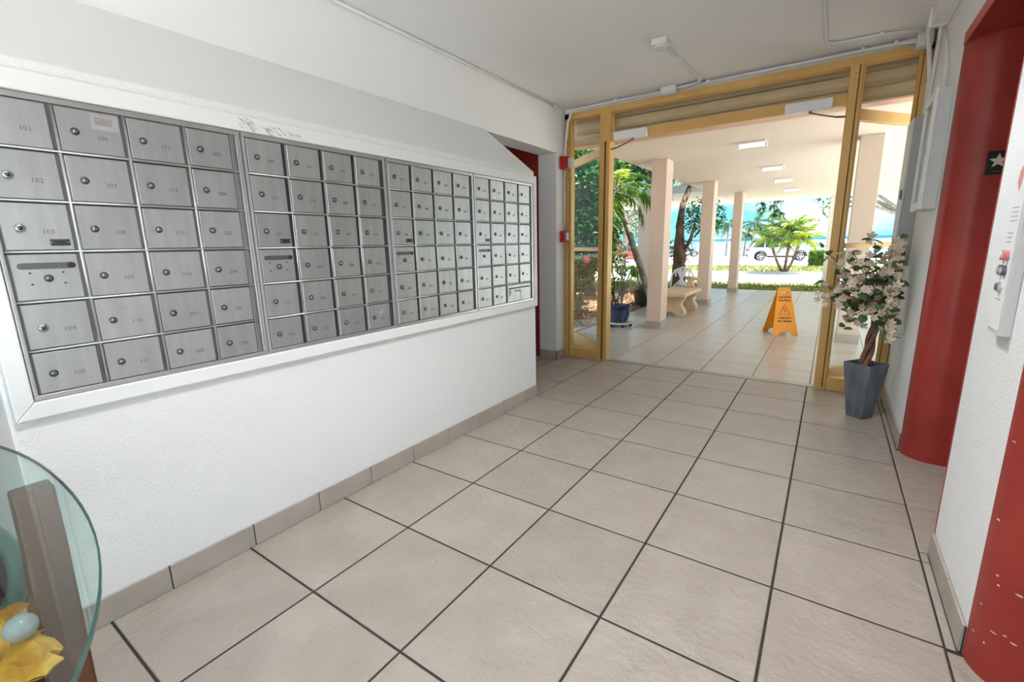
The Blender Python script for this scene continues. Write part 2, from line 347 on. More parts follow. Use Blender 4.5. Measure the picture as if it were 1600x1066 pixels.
# mailbox wall: chest high block with a sloping top running up to the beam
_mb = MB().prism([(0, 0), (0, 1.745), (-0.448, 2.112), (-2.39, 2.112), (-2.39, 0)], -0.112, 2.755, 'y'); _mb.m[3] = 1
wl = struct(_mb.build('wall_left', [M['stucco'], M['white']], bevel=0.005))
struct(box('wall_left_beam', (-0.666, XP, -4.3, 4.25, 2.105, H), M['white'], bevel=0.004))
struct(box('wall_left_pier', (-0.666, XP, 3.915, 4.25, 0, 2.105), M['white'], bevel=0.006))
struct(box('wall_corridor_end', (-2.4, -0.668, 3.93, 4.25, 0, H), M['red']))
struct(box('wall_corridor_side', (-2.5, -2.4, -4.3, 4.25, 0, H), M['red']))
# unseen lobby rear, given wide openings at back and right to let daylight in
struct(box('wall_back', (-2.4, -0.45, -4.4, -4.3, 0, H), M['white'])); struct(box('wall_back_header', (-0.45, 2.9, -4.4, -4.3, 2.38, H), M['white']))
struct(box('rear_paving', (-30, 40, -30, -4.3, -0.2, -0.03), M['concrete'])); struct(box('side_paving', (2.9, 40, -4.3, 4.25, -0.2, -0.03), M['concrete']))  # unseen ground, kept pale to bounce daylight into the lobby
# right-hand wall with rounded, red painted lift jambs
wr = struct(box('wall_right', (XR, 2.80, 2.99, 4.25, 0, H), M['white']))
wn = struct(box('wall_right_pier', (XR, 2.80, 1.37, 1.898, 0, 2.13), M['stucco']))
struct(box('wall_right_rear', (XR, 2.90, -0.35, 0.15, 0, H), M['stucco'])); struct(box('wall_right_post', (XR, 2.90, -4.3, -4.1, 0, 2.44), M['stucco']))
wh = struct(box('wall_right_header', (XR, 2.80, 0.15, 2.99, 2.13, H), M['white'])); struct(box('wall_right_rear_header', (XR, 2.90, -4.3, -0.35, 2.44, H), M['white']))
struct(box('wall_right_shaft', (2.76, 2.90, 0.15, 4.25, 0, H), M['white']))
def jamb(y, parent):
    r = 0.13; pts = [(2.752, y), (XR, y)]
    for k in range(0, 13):
        a = PI/2*k/12; pts.append((XR+r-r*math.cos(a), y-r*math.sin(a)))
    pts.append((2.752, y-r))
    mb = MB().prism(pts, 0, 2.13, 'z')
    o = mb.build('jamb', M['red'], parent, smooth=True, angle=0.5); return tag(o, 'glossy red painted rounded lift jamb')
jamb(2.99, wr); jn = jamb(1.37, wn)
tag(box('soffit', (XR+0.004, 2.755, 0.15, 2.985, 2.118, 2.13), M['red'], wh), 'red painted underside')
tag(MB().prism([(XR-0.004, 2.118), (XR-0.004, 2.172), (XR+0.002, 2.178), (XR+0.002, 2.118)], 0.15, 2.99, 'y').build('edge_band', M['redlt'], wh), 'paler red edge band')
tag(box('edge_band', (XR-0.002, XR+0.006, 1.894, 1.9005, 0.085, 2.118), M['red'], wn), 'chipped red corner edge')
# paint chips on the near red jamb, lying on its curve
for k in range(15):
    a = random.uniform(0.25, PI/2); z = random.choice([random.uniform(0.05, 0.75), random.uniform(0.05, 0.4)]); r = 0.1306
    x, y = XR+0.13-r*math.cos(a), 1.37-r*math.sin(a); w, h = random.uniform(0.003, 0.012), random.uniform(0.0015, 0.005)
    tx, ty = math.sin(a), -math.cos(a); mb = MB(); n = 7; nx, ny = -math.cos(a), -math.sin(a)
    ring = [(w*random.uniform(0.6, 1)*math.cos(2*PI*q/n), h*random.uniform(0.6, 1)*math.sin(2*PI*q/n)) for q in range(n)]
    mb.add([(x+tx*u+nx*e, y+ty*u+ny*e, z+v) for e in (-0.0008, 0.0002) for u, v in ring], [tuple(range(n-1, -1, -1)), tuple(range(n, 2*n))]+[(q, (q+1) % n, (q+1) % n+n, q+n) for q in range(n)])
    mb.build('paint_chip', M['scuff'], jn)
lift = struct(box('door_1', (2.735, 2.76, 1.93, 2.86, 0, 2.11), M['steel']))
box('door_leaf', (2.725, 2.736, 1.94, 2.39, 0.01, 2.10), M['steel'], lift, 0.002); box('door_leaf', (2.725, 2.736, 2.40, 2.85, 0.01, 2.10), M['steel'], lift, 0.002)

# baseboards laid from cut tiles
def base_run(name, along, fixed, a, b, joints, side, h=0.092, t=0.010):
    """along 'y': on plane x=fixed, thickness towards side (+1/-1); along 'x': on plane y=fixed"""
    lo, hi = (fixed, fixed+side*0.004) if side > 0 else (fixed-0.004, fixed)
    bb = box(name, (lo, hi, a, b, 0, h-0.002) if along == 'y' else (a, b, lo, hi, 0, h-0.002), M['grout']); struct(bb)
    cuts = [a]+[j for j in joints if a+0.01 < j < b-0.01]+[b]
    lo, hi = (fixed+0.001, fixed+side*t) if side > 0 else (fixed-t, fixed-0.001)
    for p, q in zip(cuts[:-1], cuts[1:]):
        p2, q2 = p+0.002, q-0.002
        MB().box(*((lo, hi, p2, q2, 0.001, h) if along == 'y' else (p2, q2, lo, hi, 0.001, h))).build('base_tile', M['basetile'], bb, bevel=0.0015)
base_run('baseboard_left', 'y', 0.0, -0.11, 2.755, [0.179+0.3005*k-0.3 for k in range(0, 11)], 1, 0.095)
base_run('baseboard_pier', 'x', 3.915, -0.66, XP-0.001, [], -1, 0.09)
base_run('baseboard_pier_side', 'y', XP, 3.916, 4.085, [], 1, 0.09)
base_run('baseboard_right', 'y', XR, 2.995, 4.085, [3.29, 3.59, 3.89], -1, 0.10)
base_run('baseboard_right_pier', 'y', XR, 1.372, 1.897, [1.60], -1, 0.092)

# ------------------------------------------------------------------ entrance frame
fr = thing('entrance_frame', (0.94, 4.13, 0), 'gold anodised aluminium entrance frame with glazed sidelights and transom', 'door frame')
Y0, Y1 = 4.085, 4.175; FT = 2.484
def bar(name, x0, x1, z0, z1, y0=Y0, y1=Y1, m='gold'):
    return MB().box(x0, x1, y0, y1, z0, z1).build(name, M[m], fr, bevel=0.003)
bar('jamb', -0.448, -0.385, 0, FT); bar('jamb', 2.262, XR-0.004, 0, FT)
bar('head_rail', -0.448, XR-0.004, FT-0.055, FT)
bar('mullion', -0.058, 0.042, 0, FT-0.055, 4.075, 4.185); bar('mullion', 1.872, 1.952, 0, FT-0.055, 4.075, 4.185)
bar('door_stop', -0.010, 0.004, 0.02, 2.17, 4.060, 4.0755, 'golds'); bar('door_stop', 1.925, 1.933, 0.02, FT-0.06, 4.069, 4.0755, 'golds')
bar('transom_rail', 0.042, 1.872, 2.168, 2.248)
bar('sill_rail', -0.385, -0.058, 0, 0.108); bar('sill_rail', 1.952, 2.262, 0, 0.108)
bar('glazing_bead', -0.385, -0.375, 0.108, FT-0.055, 4.09, 4.12); bar('glazing_bead', -0.072, -0.058, 0.108, FT-0.055, 4.09, 4.12)
bar('glazing_bead', 2.250, 2.262, 0.108, FT-0.055, 4.09, 4.12); bar('glazing_bead', 1.952, 1.964, 0.108, FT-0.055, 4.09, 4.12)
for x in (-0.398, 2.270): bar('shadow_groove', x, x+0.006, 0.01, FT-0.06, 4.0835, 4.0865, 'golds')
for x in (-0.02, 1.91):
    for z in (0.05, 0.085, 2.33, 2.37): MB().lathe([(0.004, 4.072), (0.004, 4.0765)], 8, (x, 0, z), ax='y').build('screw', M['alud'], fr)
for (x0, x1, z0, z1) in ((-0.385, -0.058, 0.108, FT-0.055), (1.952, 2.262, 0.108, FT-0.055), (0.042, 1.872, 2.248, FT-0.055)):
    MB().box(x0, x1, 4.128, 4.134, z0, z1).build('pane', M['pane'], fr)
struct(box('threshold_plate', (-0.05, 1.93, YS, 4.20, -0.03, 0.004), M['sill'], bevel=0.002))
struct(box('wall_front_lintel', (-0.453, 2.80, 4.10, 4.25, FT+0.002, H), M['white']))
struct(box('sun_cover_slab', (-0.60, 3.6, 4.251, 4.50, 2.535, 2.62), M['fascia']))  # unseen slab added over the roof gap to keep sun off the slats

def door_leaf(hx, ex, ey, label, knob):
    h = Vector((hx, 4.175, 0)); e = Vector((ex, ey, 0)); L = (e-h).length; a = math.atan2(e.y-h.y, e.x-h.x)
    t = thing('glass_door', (h.x, h.y, 0.0), label, 'door', 'pair of open entrance doors', a)
    def b(n, x0, x1, z0, z1, m='gold', w=0.022): return MB().box(x0, x1, -w, w, z0, z1).build(n, M[m], t, bevel=0.002, local=True)
    b('stile', 0.0, 0.055, 0.012, 2.155); b('stile', L-0.055, L, 0.012, 2.155); b('top_rail', 0.055, L-0.055, 2.075, 2.155); b('bottom_rail', 0.055, L-0.055, 0.012, 0.155)
    b('push_bar', 0.055, L-0.055, 1.135, 1.175, 'gold', 0.03); b('pane', 0.055, L-0.055, 0.155, 2.075, 'pane', 0.003)
door_leaf(-0.030, -0.73, 4.78, 'open glazed gold door behind the left sidelight', 1)
door_leaf(1.915, 2.46, 4.93, 'open glazed gold door behind the right sidelight', -1)

def closer(x0, x1, zt, label, sgn):
    t = thing('door_closer', ((x0+x1)/2, 4.055, zt-0.07), label, 'door closer', 'door closers on the transom rail')
    MB().box(x0, x1, 4.022, 4.084, zt-0.072, zt).build('cover', M['white'], t, bevel=0.006)
    xm = x0+(x1-x0)*(0.58 if sgn < 0 else 0.55); xe = xm+sgn*(0.165); 
    MB().lathe([(0.011, zt-0.09), (0.011, zt-0.070)], 10, (xm, 4.05, 0)).build('spindle', M['alud'], t)
    MB().tube([(xm, 4.05, zt-0.083), (xm+sgn*0.06, 4.055, zt-0.105), (xe, 4.065, zt-0.135)], 0.006, 6).build('arm', M['alud'], t)
    MB().tube([(xe, 4.065, zt-0.135), (xe+sgn*0.055, 4.072, zt-0.140)], 0.007, 6).build('arm_shoe', M['golds'], t)
closer(0.095, 0.405, 2.232, 'pale grey door closer at the left end of the transom rail', -1)
closer(1.485, 1.790, 2.226, 'pale grey door closer at the right end of the transom rail', 1)

# shutter slats seen through the transom
sh = thing('roller_shutter', (0.94, 4.30, 2.2), 'tan rolled storm shutter with curved slats above the entrance', 'shutter')
for k in range(3):
    zc = 2.512-0.096*k
    pr = [(4.262+0.045*k+0.035*math.sin(PI*q/8), zc-0.094*q/8) for q in range(9)]
    pr2 = [(y+0.01, z) for y, z in reversed(pr)]
    MB().prism(pr+pr2, -0.43, 2.30, 'x').build('slat', M['slat'], sh, smooth=True, angle=0.9)

# ------------------------------------------------------------------ conduits, detector, alarm boxes
def conduit(name, pts, r, label, clips=(), n=8):
    o = thing(name, pts[0], label, 'conduit')
    MB().tube(pts, r, n).build('pipe', M['conduit'], o, smooth=True)
    for c in clips: MB().box(c[0]-0.012, c[0]+0.012, c[1]-0.018, c[1]+0.018, c[2]-0.016, c[2]+0.016).build('clip', M['conduit'], o, bevel=0.003)
    return o
def arc(p, q, c, n=5):
    p, q, c = Vector(p), Vector(q), Vector(c); return [tuple(p*(1-t)**2+c*2*t*(1-t)+q*t*t) for t in [k/n for k in range(n+1)]]
zc = 2.506
conduit('ceiling_conduit', arc((-0.435, 4.06, 1.9), (-0.33, 4.062, zc), (-0.435, 4.062, zc))+[(0.52, 4.062, zc)], 0.012, 'white conduit from the alarm box along the entrance head', [(0.1, 4.062, zc+0.004)])
conduit('ceiling_conduit', [(0.66, 4.062, zc), (1.2, 4.062, zc), (2.0, 4.062, zc)]+arc((2.05, 4.062, zc), (2.24, 3.98, 2.47), (2.2, 4.06, 2.50)), 0.012, 'white conduit between junction box and right-hand corner', [(1.93, 4.062, zc+0.004), (2.11, 4.05, zc), (0.9, 4.062, zc+0.004)])
t = thing('junction_box', (0.59, 4.05, 2.48), 'small white junction box on the ceiling above the entrance', 'junction box')
MB().box(0.525, 0.655, 4.0, 4.082, 2.476, H).build('box_body', M['conduit'], t, bevel=0.006); MB().box(0.535, 0.645, 4.01, 4.075, 2.468, 2.477).build('cover_plate', M['conduit'], t, bevel=0.002)
conduit('ceiling_conduit', [(0.822, 3.14, 2.508), (0.845, 3.55, 2.516)]+arc((0.862, 3.98, 2.516), (0.655, 4.045, 2.51), (0.868, 4.05, 2.512)), 0.010, 'thin white conduit from smoke detector to junction box', [(0.828, 3.24, 2.518), (0.86, 3.95, 2.518)])
t = thing('smoke_detector', (0.815, 3.06, 2.5), 'white square smoke detector on the ceiling', 'detector')
MB().box(0.765, 0.865, 3.01, 3.11, 2.492, H).build('base_box', M['conduit'], t, bevel=0.005); MB().lathe([(0.030, 2.474), (0.042, 2.481), (0.046, 2.493)], 20, (0.815, 3.06, 0)).build('sensor_head', M['conduit'], t, smooth=True, angle=0.6)
conduit('ceiling_conduit', [(1.716, 0.6, 2.517), (1.716, 2.0, 2.517)]+arc((1.716, 3.72, 2.517), (1.80, 3.825, 2.517), (1.716, 3.815, 2.517))+[(2.05, 3.852, 2.517), (2.235, 3.885, 2.50)], 0.011, 'white conduit bending across the ceiling to the corner', [(2.02, 3.85, 2.52)])
conduit('ceiling_conduit', [(-0.44, 0.8, 2.518), (-0.44, 2.4, 2.518), (-0.44, 3.86, 2.518)], 0.011, 'white conduit along the top of the left beam', [])
MBc = thing('conduit_elbow', (-0.43, 3.9, 2.5), 'lumpy white conduit elbow in the ceiling corner above the left pier', 'conduit')
MB().box(-0.452, -0.415, 3.84, 3.905, 2.492, H).build('elbow_body', M['conduit'], MBc, bevel=0.012)
conduit('wall_conduit', [(-0.436, 4.055, 1.28), (-0.438, 4.06, 1.62), (-0.438, 4.062, 1.90)], 0.010, 'white conduit linking the two red alarm boxes', [])
t = thing('fire_alarm_box', (-0.42, 4.03, 1.96), 'upper red fire alarm box on the left pier', 'alarm', 'red alarm boxes by the entrance')
MB().box(-0.452, -0.385, 3.975, 4.083, 1.955, 2.075).build('housing', M['redbox'], t, bevel=0.006); MB().box(-0.384, -0.345, 4.02, 4.080, 1.965, 2.06).build('strobe_lens', M['greylt'], t, bevel=0.006)
t = thing('fire_alarm_box', (-0.42, 4.03, 1.25), 'lower red fire alarm pull box on the left pier', 'alarm', 'red alarm boxes by the entrance')
MB().box(-0.452, -0.400, 3.985, 4.083, 1.235, 1.350).build('housing', M['redbox'], t, bevel=0.006); MB().box(-0.400, -0.385, 4.01, 4.06, 1.255, 1.33).build('pull_handle', M['greylt'], t, bevel=0.003)

# cable raceway and boxes on the right-hand wall
t = thing('cable_raceway', (2.26, 1.5, 2.42), 'white boxed cable raceway under the ceiling along the right-hand wall', 'raceway')
MB().box(2.235, XR-0.001, -0.3, 3.60, 2.425, H-0.001).build('raceway_body', M['white'], t, bevel=0.004); MB().box(2.228, XR-0.001, 3.585, 3.625, 2.42, H-0.001).build('end_cap', M['white'], t, bevel=0.004)
pts = [(2.245, 3.66, 2.515), (2.25, 3.80, 2.46), (2.28, 3.90, 2.36), (2.305, 3.93, 2.2), (2.303, 3.94, 1.985)]
conduit('wall_conduit', pts, 0.013, 'thick white conduit curling down the corner by the entrance', [(2.303, 3.935, 2.18)])
conduit('wall_conduit', [(2.29, 3.62, 2.45), (2.30, 3.74, 2.36), (2.306, 3.82, 2.2), (2.306, 3.84, 1.985)], 0.010, 'thin white conduit beside the thick one in the corner', [])
conduit('wall_conduit', [(2.306, 3.60, 2.40), (2.306, 3.45, 2.28), (2.306, 3.32, 2.12), (2.306, 3.28, 1.965)], 0.008, 'slim white conduit running down to the framed glass case', [])
t = thing('corner_junction_box', (2.27, 4.0, 2.42), 'white junction box tucked in the corner above the entrance', 'junction box')
MB().box(2.215, 2.30, 3.97, 4.07, 2.435, H).build('box_body', M['conduit'], t, bevel=0.008)
t = thing('notice_case', (2.29, 3.22, 1.35), 'shallow grey wall case with white framed glass front', 'notice case')
MB().box(2.266, XR, 3.07, 3.385, 1.358, 1.965).build('case_body', M['greylt'], t, bevel=0.003)
for (a, b, c, d) in ((3.07, 3.385, 1.358, 1.40), (3.07, 3.385, 1.915, 1.965), (3.07, 3.105, 1.40, 1.915), (3.35, 3.385, 1.40, 1.915)):
    MB().box(2.250, 2.266, a, b, c, d).build('door_frame', M['white'], t, bevel=0.002)
MB().box(2.258, 2.262, 3.105, 3.35, 1.40, 1.915).build('pane', M['pane'], t); MB().box(2.2445, 2.2505, 3.10, 3.112, 1.64, 1.68).build('latch', M['lockl'], t, bevel=0.002)
MB().box(2.262, 2.2662, 3.11, 3.345, 1.405, 1.91).build('backing_board', M['greypl'], t)
t = thing('electrical_cabinet', (2.29, 3.9, 1.0), 'grey electrical cabinet in the corner beside the right sidelight', 'cabinet')
MB().box(2.250, XR, 3.78, 4.06, 1.02, 1.972).build('cabinet_body', M['greypl'], t, bevel=0.003); MB().box(2.238, 2.250, 3.79, 4.05, 1.03, 1.962).build('cabinet_door', M['greylt'], t, bevel=0.003)
MB().box(2.228, 2.238, 3.80, 3.82, 1.46, 1.52).build('latch', M['alud'], t, bevel=0.002)

# star sign on the red jamb
t = thing('floor_star_sign', (2.49, 2.857, 1.49), 'black square sign with a cream star on the red lift jamb', 'sign')
MB().box(2.449, 2.552, 2.852, 2.8598, 1.492, 1.598).build('plate', M['black'], t, bevel=0.001)
sp = [((0.036 if k % 2 == 0 else 0.0155)*math.sin(PI*k/5), (0.036 if k % 2 == 0 else 0.0155)*math.cos(PI*k/5)) for k in range(10)]
MB().prism([(2.489+0.93*x, 1.552+0.93*z) for x, z in sp], 2.8495, 2.8522, 'y').build('star', M['star'], t)
for k in range(4): MB().sphere((2.475+0.008*k, 2.8515, 1.506), 0.0015, 6, 4).build('braille_dot', M['star'], t)

# lift call panel
t = thing('lift_call_panel', (2.30, 1.567, 0.93), 'white steel lift call panel with red and grey buttons', 'call panel')
prof = [(2.298, 1.505+0.012), (2.298, 1.63-0.004), (2.302, 1.63), (XR, 1.63), (XR, 1.505), (2.308, 1.505), (2.301, 1.508)]
MB().prism([(x, y) for x, y in prof], 0.932, 1.56, 'z').build('panel_body', M['greylt'], t, bevel=0.002)
MB().box(2.2965, 2.2985, 1.52, 1.625, 0.945, 1.55).build('face_plate', M['white'], t)
def button(y, z, ring, cap):
    b = MB().lathe([(0.0145, 2.2965), (0.0145, 2.290), (0.012, 2.288)], 18, (0, y, z), ax='x').build('button', M[ring], t, smooth=True, angle=0.6)
    MB().lathe([(0.010, 2.2885), (0.0095, 2.2855)], 16, (0, y, z), ax='x').build('button_cap', M[cap], b, smooth=True, angle=0.6)
button(1.588, 1.156, 'btnr', 'white'); button(1.556, 1.156, 'btnr', 'btnr'); button(1.588, 1.114, 'alud', 'lockl'); button(1.556, 1.114, 'alud', 'lockl'); button(1.572, 1.067, 'alul', 'alud')
for k in range(3): MB().box(2.296, 2.2967, 1.55+0.004*k, 1.595, 1.215-0.012*k, 1.219-0.012*k).build('print_line', M['print'], t)
for k in range(4): MB().box(2.296, 2.2967, 1.54, 1.60, 1.285-0.012*k, 1.288-0.012*k).build('print_line', M['print'], t)
em = MB(); em.prism([(1.575, 1.33), (1.595, 1.355), (1.588, 1.385), (1.57, 1.40), (1.555, 1.385), (1.56, 1.35)], 2.2958, 2.2967, 'x'); em.build('emblem', M['btnr'], t)
MB().box(2.296, 2.2967, 1.545, 1.60, 1.030, 1.033).build('print_line', M['print'], t)

# unseen downlights added as fill light, in the ceiling above and behind the camera
for (x, y, lab) in ((1.50, 1.80, 'added unseen fill downlight nearest the lift'), (1.30, 0.1, 'added unseen fill downlight above the table end'), (1.25, -2.2, 'added unseen fill downlight at the back of the lobby')):
    t = thing('fill_downlight', (x, y, 2.5), lab, 'light', 'added fill downlights in the lobby ceiling')
    MB().lathe([(0.105, H), (0.110, 2.518), (0.105, 2.506), (0.092, 2.504), (0.088, H-0.001)], 28, (x, y, 0), cap=False).build('trim_ring', M['white'], t, smooth=True, angle=0.7)
    MB().lathe([(0.010, 2.524), (0.086, 2.522), (0.086, 2.528)], 24, (x, y, 0)).build('lens', M['lamp'], t)
    L = bpy.data.lights.new('downlight', 'SPOT'); L.energy = DOWN; L.spot_size = math.radians(112); L.spot_blend = 0.55; L.shadow_soft_size = 0.085; L.color = (0.94, 0.98, 1.0)  # fill spot added to brighten the lower walls and floor
    lo = bpy.data.objects.new('fill_spot', L); COL.objects.link(lo); lo.parent = t; lo.location = (0, 0, -0.005)

# ------------------------------------------------------------------ mailboxes
t = thing('mailbox_surround', (0, 1.33, 0.74), 'white painted wooden surround framing all the mailboxes', 'surround')
Z0, Z1, U0, UP = 0.800, 1.650, -0.052, 0.691
ya, yb = -0.100, 2.752
def trimbar(poly, x=0.024): return MB().prism(poly, 0.0, x, 'x').build('trim_board', M['white'], t, bevel=0.004)
trimbar([(ya, 0.746), (yb, 0.746), (yb-0.03, Z0-0.004), (ya+0.045, Z0-0.004)]); trimbar([(ya, 1.712), (ya+0.045, Z1+0.006), (yb-0.03, Z1+0.006), (yb, 1.712)])
trimbar([(ya, 0.746), (ya+0.045, Z0-0.004), (ya+0.045, Z1+0.006), (ya, 1.712)]); trimbar([(yb, 0.746), (yb, 1.712), (yb-0.03, Z1+0.006), (yb-0.03, Z0-0.004)])
# flaked paint on the top board
for k in range(46):
    y = 0.63+random.random()**1.3*0.24; z = 1.668+random.random()*0.04*(1-(y-0.63)/0.34); L = random.uniform(0.006, 0.03); w = random.uniform(0.001, 0.0025)
    MB().add([(0.0245, y, z), (0.0245, y+L, z-L*random.uniform(0.1, 0.7)), (0.0250, y+L*0.9, z-L*0.5+w*2), (0.0250, y+0.002, z+w)], [(0, 1, 2, 3)]).build('paint_flake', M['print'], t)
WORDS = ['nearest the glass table, boxes 101 to 208', 'second from the glass table, boxes 209 to 401', 'third from the glass table, boxes 402 to 509', 'the farthest bank, with a printed notice plate']
COLS = [0.010, 0.171, 0.337, 0.503, 0.668]; PR = (Z1-Z0)/6
lockm = MB().lathe([(0.0105, 0.0), (0.0105, 0.004), (0.0085, 0.0055)], 14, (0, 0, 0), 0, 'x'); lockm.lathe([(0.006, 0.0052), (0.0056, 0.0078)], 10, (0, 0, 0), 1, 'x'); lockm.box(0.0075, 0.0082, -0.0011, 0.0011, -0.004, 0.004, 2)
LOCK = lockm.mesh('lock', [M['lock'], M['lockl'], M['black']], True)
lockm2 = MB().lathe([(0.0120, 0.0), (0.0115, 0.006), (0.008, 0.0085)], 14, (0, 0, 0), 0, 'x'); lockm2.lathe([(0.006, 0.008), (0.0056, 0.010)], 10, (0, 0, 0), 1, 'x')
LOCK2 = lockm2.mesh('lock', [M['lockl'], M['lock']], True)
_dm = {}
def door_mesh(w, h):
    k = (round(w, 4), round(h, 4))
    if k not in _dm:
        c = 0.002; mb = MB()
        mb.add([(0, -w/2, -h/2), (0, w/2, -h/2), (0, w/2, h/2), (0, -w/2, h/2), (0.005, -w/2, -h/2), (0.005, w/2, -h/2), (0.005, w/2, h/2), (0.005, -w/2, h/2), (0.007, -w/2+c, -h/2+c), (0.007, w/2-c, -h/2+c), (0.007, w/2-c, h/2-c), (0.007, -w/2+c, h/2-c)],
               [(8, 9, 10, 11), (4, 5, 9, 8), (5, 6, 10, 9), (6, 7, 11, 10), (7, 4, 8, 11), (0, 1, 5, 4), (1, 2, 6, 5), (2, 3, 7, 6), (3, 0, 4, 7)])
        _dm[k] = mb.mesh('mailbox_door', M['alu'])
    return _dm[k]
def roundslot(y0, y1, z0, z1, x0, x1):
    r = (z1-z0)/2; zc = (z0+z1)/2; p = [(y0+r-r*math.sin(a), zc+r*math.cos(a)) for a in [PI*k/6 for k in range(7)]]+[(y1-r+r*math.sin(a), zc-r*math.cos(a)) for a in [PI*k/6 for k in range(7)]]
    return MB().prism(p, x0, x1, 'x')
for ui, u in enumerate(UNITS):
    y0 = U0+UP*ui; t = thing('mailbox_unit', (0, y0+0.34, Z0), 'brushed aluminium bank of mailboxes, ' + WORDS[ui], 'mailboxes', 'banks of mailboxes in the left wall')
    MB().box(0.0005, 0.004, y0, y0+0.680, Z0, Z1).build('back_panel', M['alud'], t)
    for (a, b, c, d) in ((y0, y0+0.682, Z0-0.002, Z0+0.012), (y0, y0+0.682, Z1-0.012, Z1+0.004), (y0, y0+0.010, Z0+0.012, Z1-0.012), (y0+0.668, y0+0.682, Z0+0.012, Z1-0.012)):
        MB().box(0.002, 0.016, a, b, c, d).build('frame_rail', M['alul'], t, bevel=0.002)
    for k in range(1, 4):
        ym = y0+COLS[k]
        # a half-round mullion; the shade on its left is a strip coloured dark
        MB().box(0.0040, 0.0060, ym-(0.011 if ui == 0 else 0.0165), ym-0.003, Z0+0.012, Z1-0.012).build('shade_strip', M['dark'] if ui else M['alud'], t)
        MB().tube([(0.0085, ym, Z0+0.012), (0.0085, ym, Z1-0.012)], 0.0048 if ui == 0 else 0.0036, 8).build('mullion', M['alul'], t, smooth=True)
    MB().box(0.0040, 0.0060, y0+0.648, y0+0.668, Z0+0.012, Z1-0.012).build('shade_strip', M['alud'] if ui == 0 else M['dark'], t)
    for q in (0.651, 0.658): MB().box(0.0060, 0.010, y0+q, y0+q+0.003, Z0+0.012, Z1-0.012).build('hinge_strip', M['alul'] if ui == 0 else M['alud'], t)
    for r in range(1, 6):
        z = Z1-PR*r; y1 = y0+0.668
        MB().tube([(0.010, y0+0.012, z), (0.010, y1, z)], 0.0034, 8).build('cross_rail', M['alul'], t, smooth=True)
        MB().box(0.0042, 0.0062, y0+0.012, y1, z-0.0062, z-0.0025).build('shade_strip', M['dark'], t)  # shade under each rail, put in as a dark strip
    for ci in range(4):
        for ri in range(6):
            n = u[ci][ri]
            if n == 'P' and ci == 3: continue
            a = y0+COLS[ci]+0.006; b = y0+COLS[ci+1]-(0.012 if ui == 0 else 0.0165)
            if ci == 3: b = y0+0.647
            zt = Z1-PR*ri-(0.014 if ri == 0 else 0.007); zb = Z1-PR*(ri+1)+(0.014 if ri == 5 else 0.005)
            if n == 'P': b = y0+0.647
            w, h = b-a, zt-zb; yc, zc_ = (a+b)/2, (zt+zb)/2
            d = piece('notice_plate' if n == 'P' else 'mailbox_door', door_mesh(w, h), t, (0.004, yc, zc_))
            X = 0.0111
            if n == 'P':
                tag(d, 'wide plate with printed notice')
                MB().box(X, X+0.0008, a+0.012, b-0.012, zt-0.030, zt-0.020).build('printed_bar', M['black'], d)
                MB().box(X, X+0.0006, a+0.010, a+0.042, zb+0.045, zb+0.085).build('printed_block', M['print'], d)
                MB().box(X, X+0.0006, a+0.085, a+0.17, zt-0.052, zt-0.042).build('printed_bar', M['ink'], d)
                for q in range(5):
                    MB().box(X, X+0.0006, a+0.08, a+0.12, zb+0.062-0.012*q, zb+0.065-0.012*q).build('printed_line', M['print'], d)
                    MB().box(X, X+0.0006, a+0.15, a+0.21-0.01*(q % 3), zb+0.062-0.012*q, zb+0.065-0.012*q).build('printed_line', M['print'], d)
                continue
            if n is None:
                tag(d, 'master door with a long slot, four rivets and a central lock')
                roundslot(a+0.012, b-0.006, zt-0.042, zt-0.024, X-0.0004, X+0.0004).build('slot', M['alud'], d)
                roundslot(b-0.026, b-0.006, zt-0.042, zt-0.024, X, X+0.0007).build('slot_shadow', M['dark'], d)
                for sy in (-0.036, 0.034):
                    for sz in (-0.016, 0.016): MB().lathe([(0.0032, X-0.001), (0.0028, X+0.0012)], 8, (0, yc+sy, zc_-0.004+sz), ax='x').build('rivet', M['lock'], d)
                piece('lock', LOCK, d, (X-0.0004, yc, zc_-0.004)); continue
            yl = a+0.036; zl = zc_-0.004
            piece('lock', LOCK2 if n in ('103', '104', '102') else LOCK, d, (X-0.0004, yl, zl))
            o = piece('number', _texts[n], d, (X+0.0003, b-0.050, zl-0.010)); o.rotation_euler = (PI/2, 0, PI/2)
            if ci == 0 and ri == 2:
                lp = MB().box(X, X+0.004, b-0.052, b-0.008, zb+0.012, zb+0.031).build('latch_plate', M['lock'], d, bevel=0.002)
                for sy in (-0.018, 0.018): MB().lathe([(0.0025, X+0.003), (0.0022, X+0.0052)], 8, (0, b-0.030+sy, zb+0.0215), ax='x').build('rivet', M['lockl'], lp)
                MB().box(X+0.0035, X+0.0045, b-0.037, b-0.023, zb+0.020, zb+0.023).build('latch_slot', M['black'], lp)
            if n == '106':
                MB().box(X, X+0.0006, b-0.072, b-0.006, zt-0.052, zt-0.008).build('label_residue', M['greypl'], d); MB().box(X+0.0005, X+0.0009, b-0.062, b-0.020, zt-0.038, zt-0.016).build('label_card', M['alul'], d)
            if n == '401': MB().prism([(b-0.075, zt-0.050), (b-0.030, zt-0.050), (b-0.052, zt-0.022)], X, X+0.0007, 'x').build('sticker', M['greypl'], d)
            if n in ('110',): MB().box(X, X+0.0006, yc-0.02, yc+0.005, zt-0.035, zt-0.032).build('tape_residue', M['greypl'], d)

